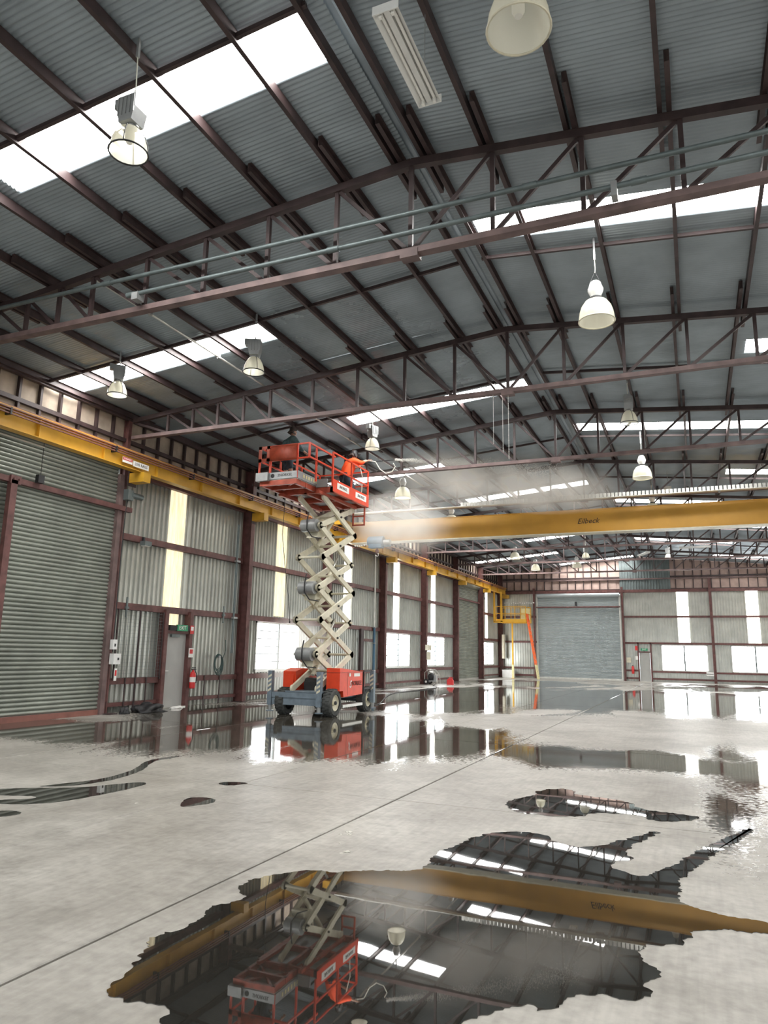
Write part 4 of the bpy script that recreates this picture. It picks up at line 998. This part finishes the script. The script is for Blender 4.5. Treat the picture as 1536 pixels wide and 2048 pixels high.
for k in range(19): q.box(-13.425, -13.42, 14.25+k*.095, 14.254+k*.095, .84, 2.55)
o = q.build('wire_mesh', 'wall_dark', m_); o['kind'] = 'stuff'
MB().box(-13.44, -13.41, 15.05, 15.09, .0, 2.58).build('mesh_post', 'maroon', m_)
for a, c in ((14.27, .0), (15.98, .0)): MB().box(-13.44, -13.41, a-.02, a+.02, .8, 2.58).build('mesh_post', 'maroon', m_)
for y in (14.72, 15.5, 18.0, 18.75):
    p = thing('thin_stud', (-13.42, y, 0), {14.72: 'thin maroon stud low on the wall, first right of the shutter post', 15.5: 'thin maroon stud low on the wall, just left of the exit door', 18.0: 'thin maroon stud right of the fire extinguisher', 18.75: 'thin maroon stud below the hose coil'}[y], 'stud', 'thin studs in the lower wall')
    MB().box(-13.45, -13.43, y-.018, y+.018, 0, .85).build('shaft', 'maroon', p); MB().box(-13.45, -13.42, y-.04, y+.04, 0, .012).build('foot', 'maroon', p)
# bays further along: doubled posts, blue pipe, girt bolts
p = thing('door_post', (-13.42, 28.95, 0), 'dark maroon door post behind the lift, left of the blue pipe', 'post')
MB().box(-13.5, -13.38, 28.82, 29.08, 0, 2.62).build('shaft', 'maroon', p); MB().box(-13.5, -13.42, 29.08, 30.15, 2.08, 2.2).build('cross_rail', 'maroon2', p)
p = thing('downpipe', (-13.4, 30.2, 0), 'dark blue vertical pipe just left of the column behind the lift', 'pipe')
MB().tube([(-13.4, 30.25, 0), (-13.4, 30.25, 2.75)], .06, 10).build('pipe', 'bluepipe', p, True); MB().tube([(-13.4, 30.25, 2.75), (-13.42, 30.25, 6.1)], .045, 10).build('upper_pipe', 'alu', p, True)
for z in (.8, 2.0, 2.7): MB().box(-13.46, -13.33, 30.17, 30.33, z, z+.04).build('clip', 'grey', p)
p = thing('downpipe', (-13.42, 19.3, 0), 'slim grey-blue pipe on the wall just left of the column by the hose coil', 'pipe')
MB().tube([(-13.44, 19.3, 1.5), (-13.44, 19.3, 5.6)], .035, 8).build('pipe', 'tube_grey', p, True)
for z in (2.6, 4.4): MB().box(-13.5, -13.36, 19.2, 19.4, z-.03, z+.03).build('clip', 'grey', p)
for y, z, lb in ((14.55, 2.62, 'left'), (18.75, 2.66, 'right')):
    p = thing('steel_clamp', (-13.43, y, z-.2), 'dark clamp bolted across the middle girt, %s of the exit door' % lb, 'clamp', 'clamps on the middle girt')
    MB().box(-13.45, -13.42, y-.025, y+.025, z-.25, z+.27).build('bar', 'wall_dark', p); MB().box(-13.46, -13.40, y-.05, y+.05, z-.03, z+.03).build('bolt_plate', 'wall_dark', p)
p = thing('floodlight', (-13.35, 14.95, 4.3), 'small dark floodlight clamped on the upper girt beside the shutter', 'floodlight')
MB().box(-13.42, -13.25, 14.82, 15.08, 4.28, 4.40).build('case', 'wall_dark', p); MB().box(-13.40, -13.27, 14.84, 15.06, 4.265, 4.28).build('lens', 'paper', p); MB().box(-13.46, -13.40, 14.92, 14.98, 4.35, 4.52).build('bracket', 'black', p)
# things on the floor at the left wall
def blob(name, c, rad, m, label, cat, seed=1, amp=.35):
    bm = bmesh.new(); bmesh.ops.create_icosphere(bm, subdivisions=4, radius=1)
    for v in bm.verts:
        n = noise.noise(v.co*1.7+Vector((seed, seed*2, 0))); n2 = noise.noise(v.co*5+Vector((seed, 0, 3)))
        s = 1+amp*n+.12*n2; v.co = Vector((v.co.x*rad[0]*s, v.co.y*rad[1]*s, max(-.0, v.co.z*rad[2]*s)))
    me = bpy.data.meshes.new(name); bm.to_mesh(me); bm.free(); me.materials.append(MT[m])
    me.polygons.foreach_set('use_smooth', [True]*len(me.polygons))
    o = link(name, me, None, c); return tag(o, label, cat)
o = blob('tarpaulin', (-13.05, 15.2, .003), (.3, .48, .2), 'black', 'crumpled black tarpaulin on the wet floor below the mesh guard', 'tarpaulin', 3, .6)
o = blob('rag', (-13.05, 14.35, .003), (.1, .13, .16), 'black', 'small dark rag at the foot of the shutter post', 'rag', 8, .5)
o = blob('cloth', (-13.2, 16.5, .003), (.08, .26, .06), 'paper', 'white cloth lying at the foot of the exit door', 'cloth', 5, .4)

# ---------------------------------------------------------------- crane access platform and ladder
a = thing('access_platform', (-12, 51.2, 0), 'yellow crane access platform in the far left corner', 'platform')
PX0, PX1, PY0, PY1, PZ = -12.95, -10.85, 50.6, 52.4, 4.0
MB().box(PX0, PX1, PY0, PY1, PZ, PZ+.06).build('deck', 'yellow', a)
q = MB(); q.box(PX0, PX1, PY0-.04, PY0, PZ-.12, PZ+.1); q.box(PX0, PX1, PY1, PY1+.04, PZ-.12, PZ+.1); q.box(PX1, PX1+.04, PY0, PY1, PZ-.12, PZ+.1); q.build('toe_board', 'yellow', a)
for x in (PX0, -12.3, -11.6, PX1):
    for y in (PY0, PY1): MB().box(x-.025, x+.025, y-.025, y+.025, PZ, PZ+1.0).build('rail_post', 'yellow', a)
for z in (PZ+.5, PZ+1.0):
    for y in (PY0, PY1): MB().bar((PX0, y, z), (PX1, y, z), .045, .045).build('rail', 'yellow', a)
    MB().bar((PX1, PY0+.8, z), (PX1, PY1, z), .045, .045).build('rail', 'yellow', a)
MB().box(-11.6, PX1, PY1-.01, PY1+.01, PZ+.1, PZ+.95).build('mesh_infill', 'hazard', a)
for x in (-13.0, -12.5): MB().box(x-.06, x+.06, PY0-.35, PY0-.23, PZ-.1, 6.0).build('hanger', 'yellow', a)
MB().box(-13.06, -12.44, PY0-.35, PY0, PZ-.16, PZ-.04).build('bearer', 'yellow', a)
MB().box(-12.05, -11.95, PY0+.85, PY0+.95, 0, PZ).build('prop', 'yellow', a)
MB().box(-12.12, -11.88, PY0+.78, PY0+1.02, 0, .03).build('prop_base', 'yellow', a); MB().box(-12.07, -11.93, PY0+.83, PY0+.97, .03, .95).build('prop_sleeve', 'hazard', a)
l = thing('ladder', (-10.1, 51.2, 0), 'orange ladder leaning from the floor up to the yellow platform', 'ladder')
A0, A1 = Vector((-10.1, 0, 0)), Vector((-10.83, 0, 4.5))
for y in (50.75, 51.2):
    p0 = A0+Vector((0, y, 0)); p1 = A1+Vector((0, y, 0)); MB().bar(p0.lerp(p1, .22), p1, .05, .09).build('stile', 'orange', l); MB().bar(p0, p0.lerp(p1, .22), .05, .09).build('stile_foot', 'hazard', l)
for k in range(15):
    c = A0.lerp(A1, .05+k*.063); MB().bar(c+Vector((0, 50.75, 0)), c+Vector((0, 51.2, 0)), .035, .035).build('rung', 'alu' if k > 2 else 'hazard', l)
c = thing('white_crate', (-12.9, 53.0, 0), 'low white crate on the floor in the far left corner', 'crate')
MB().box(-13.1, -12.3, 52.8, 53.4, 0, .5).build('body', 'white', c); MB().box(-13.12, -12.28, 52.78, 53.42, .5, .55).build('lid', 'white', c)
c = thing('festoon_beads', (-11.8, 53.4, 5.4), 'row of white cable balls strung on the far left gable', 'cable')
for k in range(14): MB().lathe([(.01, -.05), (.045, -.03), (.055, 0), (.045, .03), (.01, .05)], 8, (-13.0+k*.165, 53.45, 5.42+.02*math.sin(k*2))).build('bead', 'white', c, True)
MB().tube([(-13.1, 53.45, 5.42), (-10.7, 53.45, 5.42)], .01, 5).build('wire', 'grey', c)
b = thing('fire_extinguisher', (-4.3, YF-.2, 0), 'red extinguisher on the far wall left of the small door', 'extinguisher')
MB().lathe([(.07, .5), (.09, .55), (.09, .95), (.05, 1.02)], 12, (-4.1, YF-.22, 0)).build('cylinder', 'sred', b, True); MB().box(-4.13, -4.07, YF-.28, YF-.18, 1.02, 1.08).build('handle', 'black', b)
b = thing('notice', (-3.82, YF-.12, 1.6), 'red fire sign on the post left of the far door', 'sign')
MB().box(-3.9, -3.74, YF-.13, YF-.12, 2.1, 2.4).build('plate', 'sred', b); MB().box(-3.9, -3.74, YF-.13, YF-.12, 1.45, 1.7).build('lower_plate', 'paper', b)
b = thing('electrical_box', (-4.35, YF-.2, 1.3), 'pale control box on the far wall right of the gable shutter', 'electrical box')
MB().box(-4.5, -4.2, YF-.2, YF-.08, 1.25, 1.6).build('case', 'cream', b); MB().box(-4.48, -4.22, YF-.21, YF-.2, 1.27, 1.58).build('cover', 'cream', b)
b = thing('post_box', (.85, YF-.3, .6), 'white box near the floor on the red gable post', 'electrical box')
MB().box(.55, 1.0, YF-.34, YF-.26, .5, .74).build('case', 'white', b); MB().box(.57, .98, YF-.345, YF-.34, .6, .63).build('slot', 'ink', b)

# ---------------------------------------------------------------- pressure washer, jerry can, hoses
w = thing('pressure_washer', (-12.95, 37.0, 0), 'portable petrol pressure washer beside the left wall column', 'pressure washer')
q = MB()
for y in (36.75, 37.25):
    q.tube([(-13.3, y, .12), (-13.3, y, .62), (-13.1, y, .78), (-12.85, y, .75), (-12.65, y, .5), (-12.6, y, .05)], .022, 6)
for x, z in ((-13.3, .12), (-13.1, .78), (-12.65, .5)): q.tube([(x, 36.75, z), (x, 37.25, z)], .022, 6)
q.build('tube_frame', 'alu', w, True)
MB().box(-13.25, -12.7, 36.8, 37.2, .16, .22).build('base_tray', 'grey', w)
q = MB(); q.lathe([(.12, -.16), (.16, -.12), (.16, .08), (.1, .12)], 14, (-13.0, 37.0, .42), 'y'); q.box(-13.15, -12.88, 36.88, 37.12, .22, .35); q.build('engine', 'black', w, True)
MB().lathe([(.05, 0), (.13, .02), (.13, .1), (.04, .13)], 14, (-13.02, 37.0, .58)).build('fuel_tank', 'white', w, True)
MB().box(-12.85, -12.68, 36.9, 37.1, .22, .5).build('pump', 'grey', w)
for y in (36.7, 37.3):
    MB().lathe([(.14, -.03), (.15, 0), (.14, .03)], 16, (-13.2, y, .15), 'y').build('wheel', 'black', w, True); MB().lathe([(.06, -.035), (.06, .035)], 10, (-13.2, y, .15), 'y').build('hub', 'white', w)
j = thing('jerry_can', (-12.15, 37.6, 0), 'red plastic jerry can on the floor near the far side shutter', 'jerry can')
MB().prism([(-12.32, 0), (-11.98, 0), (-11.98, .22), (-12.08, .32), (-12.24, .32), (-12.32, .24)], 'y', 37.5, 37.68).build('body', 'sred', j)
q = MB(); q.box(-12.2, -12.06, 37.56, 37.62, .36, .39); q.box(-12.22, -12.19, 37.56, 37.62, .3, .39); q.box(-12.07, -12.04, 37.56, 37.62, .28, .39); q.build('handle', 'sred', j)
MB().lathe([(.03, 0), (.03, .05)], 10, (-12.28, 37.59, .27)).build('cap', 'black', j)
h = thing('floor_hose', (-11, 33, 0), 'dark pressure hose snaking over the wet floor from the washer to the lift', 'hose')
pts = [(-12.7, 36.9, .1), (-12.5, 36.0, .02)]
for k in range(28):
    t = k/27; pts.append((-12.4+3.0*t+.45*math.sin(t*9), 35.5-15.9*t+.3*math.sin(t*14), .016))
MB().tube(pts, .014, 6).build('tube', 'black', h, True)
MB().lathe([(.03, 0), (.03, .06)], 8, (-12.7, 36.88, .08)).build('coupling', 'alu', h)
p = thing('tether_rope', (-10.95, 16.5, 3), 'thin dark rope hanging down from the left of the lift platform', 'rope')
MB().tube([(-10.29, 16.9, 5.85), (-10.42, 17.1, 5.3), (-10.5, 17.2, 4.8), (-10.5, 17.4, 4.0), (-10.4, 17.5, 3.1), (-10.32, 17.5, 2.4)], .009, 5).build('strand', 'black', p); MB().lathe([(.02, 0), (.02, .06)], 6, (-10.32, 17.5, 2.36)).build('knot', 'black', p)
p = thing('pull_chain', (-3.9, 14.0, 6), 'white pull cords hanging under the second truss near the ridge', 'chain')
for x, z0 in ((-3.62, 5.9), (-3.42, 5.7), (-3.3, 5.55)): MB().tube([(x, 14.1, 6.99), (x, 14.1, z0)], .005, 5).build('cord', 'paper', p)
for k in range(12): MB().lathe([(.004, -.01), (.014, 0), (.004, .01)], 6, (-3.3, 14.1, 5.6+k*.115)).build('bead', 'paper', p)
for k, (x, y, s_) in enumerate(((-2.99, 6.28, .03), (-2.95, 6.2, .024), (-3.02, 6.17, .018), (-2.72, 5.68, .026), (-2.74, 5.62, .016), (-2.9, 5.9, .012), (-5.5, 6.35, .02))):
    b = blob('plaster_flake', (x, y, 0), (s_, s_*.8, s_*.25), 'concrete_bit', None, 'debris', k+1, .7)
    tag(b, ['largest pale flake of the far cluster on the dry floor right of the long joint', 'middle-sized pale flake of the far cluster right of the long joint', 'smallest pale flake of the far cluster right of the long joint',
            'larger pale flake just above the left end of the big puddle', 'small pale flake beside the larger one near the big puddle', 'tiny pale speck between the two groups of flakes near the long joint',
            'lone pale flake on the dry floor in the left half of the picture'][k], 'debris', 'pale flakes on the dry floor')

# ---------------------------------------------------------------- puddles
PUD = {
'main': [(-2.67,2.98),(-2.73,3.17),(-2.77,3.32),(-2.9,3.55),(-2.9,3.63),(-2.85,3.78),(-2.84,3.97),(-2.94,4.12),(-2.88,4.23),(-2.81,4.37),(-2.97,4.52),(-3.0,4.69),(-2.96,4.83),(-2.85,4.99),(-2.72,5.09),(-2.45,5.19),(-2.25,5.35),(-2.03,5.4),(-1.99,5.68),(-2.06,5.88),(-2.01,6.2),(-1.93,6.52),(-1.85,6.86),(-1.56,7.04),(-1.32,6.99),(-1.26,6.77),(-1.02,6.71),(-0.85,6.85),(-0.62,7.3),(-0.46,7.65),(-0.41,7.6),(-0.66,6.86),(-0.56,6.52),(-0.73,6.33),(-0.68,6.16),(-0.53,6.09),(-0.42,6.12),(-0.28,6.48),(0.0,7.33),(0.38,8.23),(0.41,8.11),(0.02,6.97),(-0.2,6.19),(-0.22,5.8),(-0.19,5.53),(0.04,5.44),(0.31,5.43),(0.59,5.41),(0.57,5.25),(0.3,5.25),(0.09,5.17),(-0.08,5.1),(-0.16,4.93),(-0.16,4.81),(-0.28,4.74),(-0.37,4.71),(-0.39,4.55),(-0.35,4.42),(-0.28,4.39),(-0.27,4.28),(-0.34,4.2),(-0.29,4.08),(-0.37,3.98),(-0.48,3.98),(-0.66,3.87),(-0.75,3.64),(-0.81,3.76),(-0.91,3.63),(-0.95,3.57),(-1.03,3.43),(-1.1,3.26),(-1.25,2.96),(-1.48,2.74),(-1.83,2.65),(-2.11,2.72),(-2.25,2.85),(-2.26,2.94),(-2.35,2.98),(-2.52,2.94),(-2.61,2.93)],
'second': [(-1.97,8.03),(-2.04,8.44),(-1.83,8.82),(-1.85,9.23),(-1.54,9.52),(-1.36,9.08),(-1.02,9.1),(-0.74,8.93),(-0.7,8.72),(-0.56,8.59),(-0.1,8.57),(-0.07,8.4),(-0.3,8.16),(-0.53,8.08),(-0.62,8.35),(-1.14,8.2),(-1.14,7.93),(-1.5,7.82),(-1.81,7.83)],
'left': [(-6.98,5.56),(-6.36,5.79),(-6.18,6.18),(-6.12,6.86),(-6.16,7.31),(-6.33,7.33),(-6.55,6.91),(-6.7,6.68),(-7.09,6.46),(-7.6,6.03),(-7.38,5.86),(-7.06,5.97),(-6.69,6.14),(-6.58,5.99),(-6.85,5.81)],
'crack': [(-7.14,6.5),(-6.79,6.77),(-6.68,7.29),(-6.89,8.06),(-7.34,8.73),(-7.26,9.25),(-7.36,9.38),(-7.46,8.72),(-7.0,8.0),(-6.84,7.21),(-7.09,6.68)],
'small': [(-5.0,6.39),(-5.22,6.79),(-5.13,6.94),(-4.89,6.92),(-4.81,6.72),(-4.91,6.52)],
'tiny': [(-5.46,7.71),(-5.44,7.84),(-5.26,7.9),(-5.12,7.9),(-5.2,7.7),(-5.33,7.63)],
'edge': [(-6.42,5.23),(-6.45,5.42),(-6.28,5.51),(-6.14,5.48),(-6.11,5.37),(-6.23,5.19)]}
PL = {'main': 'large dark mirror-like puddle in the foreground', 'second': 'dark oblong puddle beyond the large foreground puddle', 'left': 'long dark puddle at the left edge of the picture',
      'crack': 'thin wet crack-like streak behind the left puddle', 'small': 'small dark puddle near the middle left of the floor', 'tiny': 'tiny dark puddle farthest back of the left ones', 'edge': 'short dark puddle cut by the left edge, nearest the camera'}
for key, poly in PUD.items():
    
    for it in range(1 if key in ('main', 'second') else 2):
        sm = []
        for i in range(len(poly)):
            a, c = Vector(poly[i]), Vector(poly[(i+1) % len(poly)]); sm += [a.lerp(c, .25), a.lerp(c, .75)]
        poly = sm
    pts = []; K = len(poly); amp = .055 if key in ('main', 'second') else .02
    for i in range(K):
        a, c = Vector(poly[i]), Vector(poly[(i+1) % K]); d = c-a; n_ = max(1, int(d.length/.018)); nv = Vector((-d.y, d.x)).normalized() if d.length else Vector((0, 0))
        for k in range(n_):
            p = a+d*(k/n_); q3 = Vector((p.x, p.y, 0))
            f = noise.noise(q3*6)*.6+noise.noise(q3*15)*.55+noise.noise(q3*38)*.4
            pts.append(p+nv*amp*f)
    bm = bmesh.new()
    top_ = [bm.verts.new((p.x, p.y, .0035)) for p in pts]; f = bm.faces.new(top_); bm.normal_update()
    if f.normal.z < 0: f.normal_flip()
    bot = [bm.verts.new((p.x, p.y, .0002)) for p in pts]
    for i in range(len(pts)):
        j_ = (i+1) % len(pts)
        try: bm.faces.new((top_[i], top_[j_], bot[j_], bot[i]))
        except ValueError: pass
    bmesh.ops.triangulate(bm, faces=[f]); bmesh.ops.recalc_face_normals(bm, faces=bm.faces)
    me = bpy.data.meshes.new('puddle'); bm.to_mesh(me); bm.free(); me.materials.append(MT['water'])
    up_ = sum(p.normal.z*p.area for p in me.polygons)
    if up_ < 0: me.flip_normals()
    tag(link('puddle', me), PL[key], 'puddle', 'puddles on the dry floor')

# ---------------------------------------------------------------- spray and mist
def droplets(name, n, fn, label, cat):
    b = MB()
    for k in range(n):
        p, r_ = fn(k)
        i = len(b.v); b.v += [(p.x+r_, p.y, p.z), (p.x, p.y+r_, p.z), (p.x-r_, p.y, p.z), (p.x, p.y-r_, p.z), (p.x, p.y, p.z+r_), (p.x, p.y, p.z-r_)]
        b.f += [(i, i+1, i+4), (i+1, i+2, i+4), (i+2, i+3, i+4), (i+3, i, i+4), (i+1, i, i+5), (i+2, i+1, i+5), (i+3, i+2, i+5), (i, i+3, i+5)]
    me = bpy.data.meshes.new(name); me.from_pydata(b.v, [], b.f); me.materials.append(MT['paper'])
    return tag(link(name, me), label, cat, None, 'stuff')
jd = Vector((4.2, 4.9, .35))
def jet(k):
    t = random.random()**1.3; s_ = .015+.16*t
    p = tip+jd*t+Vector((random.gauss(0, s_), random.gauss(0, s_), random.gauss(0, s_)+.35*t*(1-t)))
    return p, random.uniform(.005, .011)
droplets('water_jet', 5000, jet, 'fine white jet of water shooting from the lance under the roof', 'water jet')
def volmat(name, dens, scale, lo, hi, col=(1, .97, .92)):
    m = bpy.data.materials.new(name); m.use_nodes = True; N, L = m.node_tree.nodes, m.node_tree.links
    N.clear(); out = N.new('ShaderNodeOutputMaterial'); v = N.new('ShaderNodeVolumePrincipled'); v.inputs['Color'].default_value = (*col, 1); v.inputs['Anisotropy'].default_value = .2
    tc = N.new('ShaderNodeTexCoord'); n = N.new('ShaderNodeTexNoise'); n.inputs['Scale'].default_value = scale; n.inputs['Detail'].default_value = 4
    g = N.new('ShaderNodeNewGeometry'); L.new(g.outputs['Position'], n.inputs['Vector'])
    ln_ = N.new('ShaderNodeVectorMath'); ln_.operation = 'LENGTH'; L.new(tc.outputs['Object'], ln_.inputs[0])
    fo = N.new('ShaderNodeMapRange'); L.new(ln_.outputs['Value'], fo.inputs[0]); fo.inputs[1].default_value = 1.0; fo.inputs[2].default_value = .25
    nr = N.new('ShaderNodeMapRange'); L.new(n.outputs['Fac'], nr.inputs[0]); nr.inputs[1].default_value = lo; nr.inputs[2].default_value = hi
    a = N.new('ShaderNodeMath'); a.operation = 'MULTIPLY'; L.new(fo.outputs[0], a.inputs[0]); L.new(nr.outputs[0], a.inputs[1])
    c_ = N.new('ShaderNodeMath'); c_.operation = 'MULTIPLY'; L.new(a.outputs[0], c_.inputs[0]); c_.inputs[1].default_value = dens
    L.new(c_.outputs[0], v.inputs['Density']); L.new(v.outputs[0], out.inputs['Volume']); return m
def mist(loc, rad, rot, m, label):
    bm = bmesh.new(); bmesh.ops.create_icosphere(bm, subdivisions=3, radius=1); me = bpy.data.meshes.new('mist_cloud'); bm.to_mesh(me); bm.free(); me.materials.append(m)
    o = link('mist_cloud', me, None, loc); o.scale = rad; o.rotation_euler = rot; return tag(o, label, 'mist', None, 'stuff')
mist((-5.3, 22.9, 7.2), (5.2, 1.6, 1.0), (0, -.02, .80), volmat('mist_roof', 3.2, .8, .38, .74), 'drifting white mist below the roof right of the lift')
mist((-9.3, 23.3, 6.1), (2.2, 1.6, 1.3), (0, 0, .4), volmat('mist_fall', .8, .8, .3, .7), 'thin veil of falling spray in front of the left end of the crane beam')
mist((-12.0, 20.9, 1.35), (1.1, 2.0, 1.6), (0, 0, 0), volmat('mist_low', 1.0, .6, .2, .7), 'pale spray haze low beside the left wall and lift')
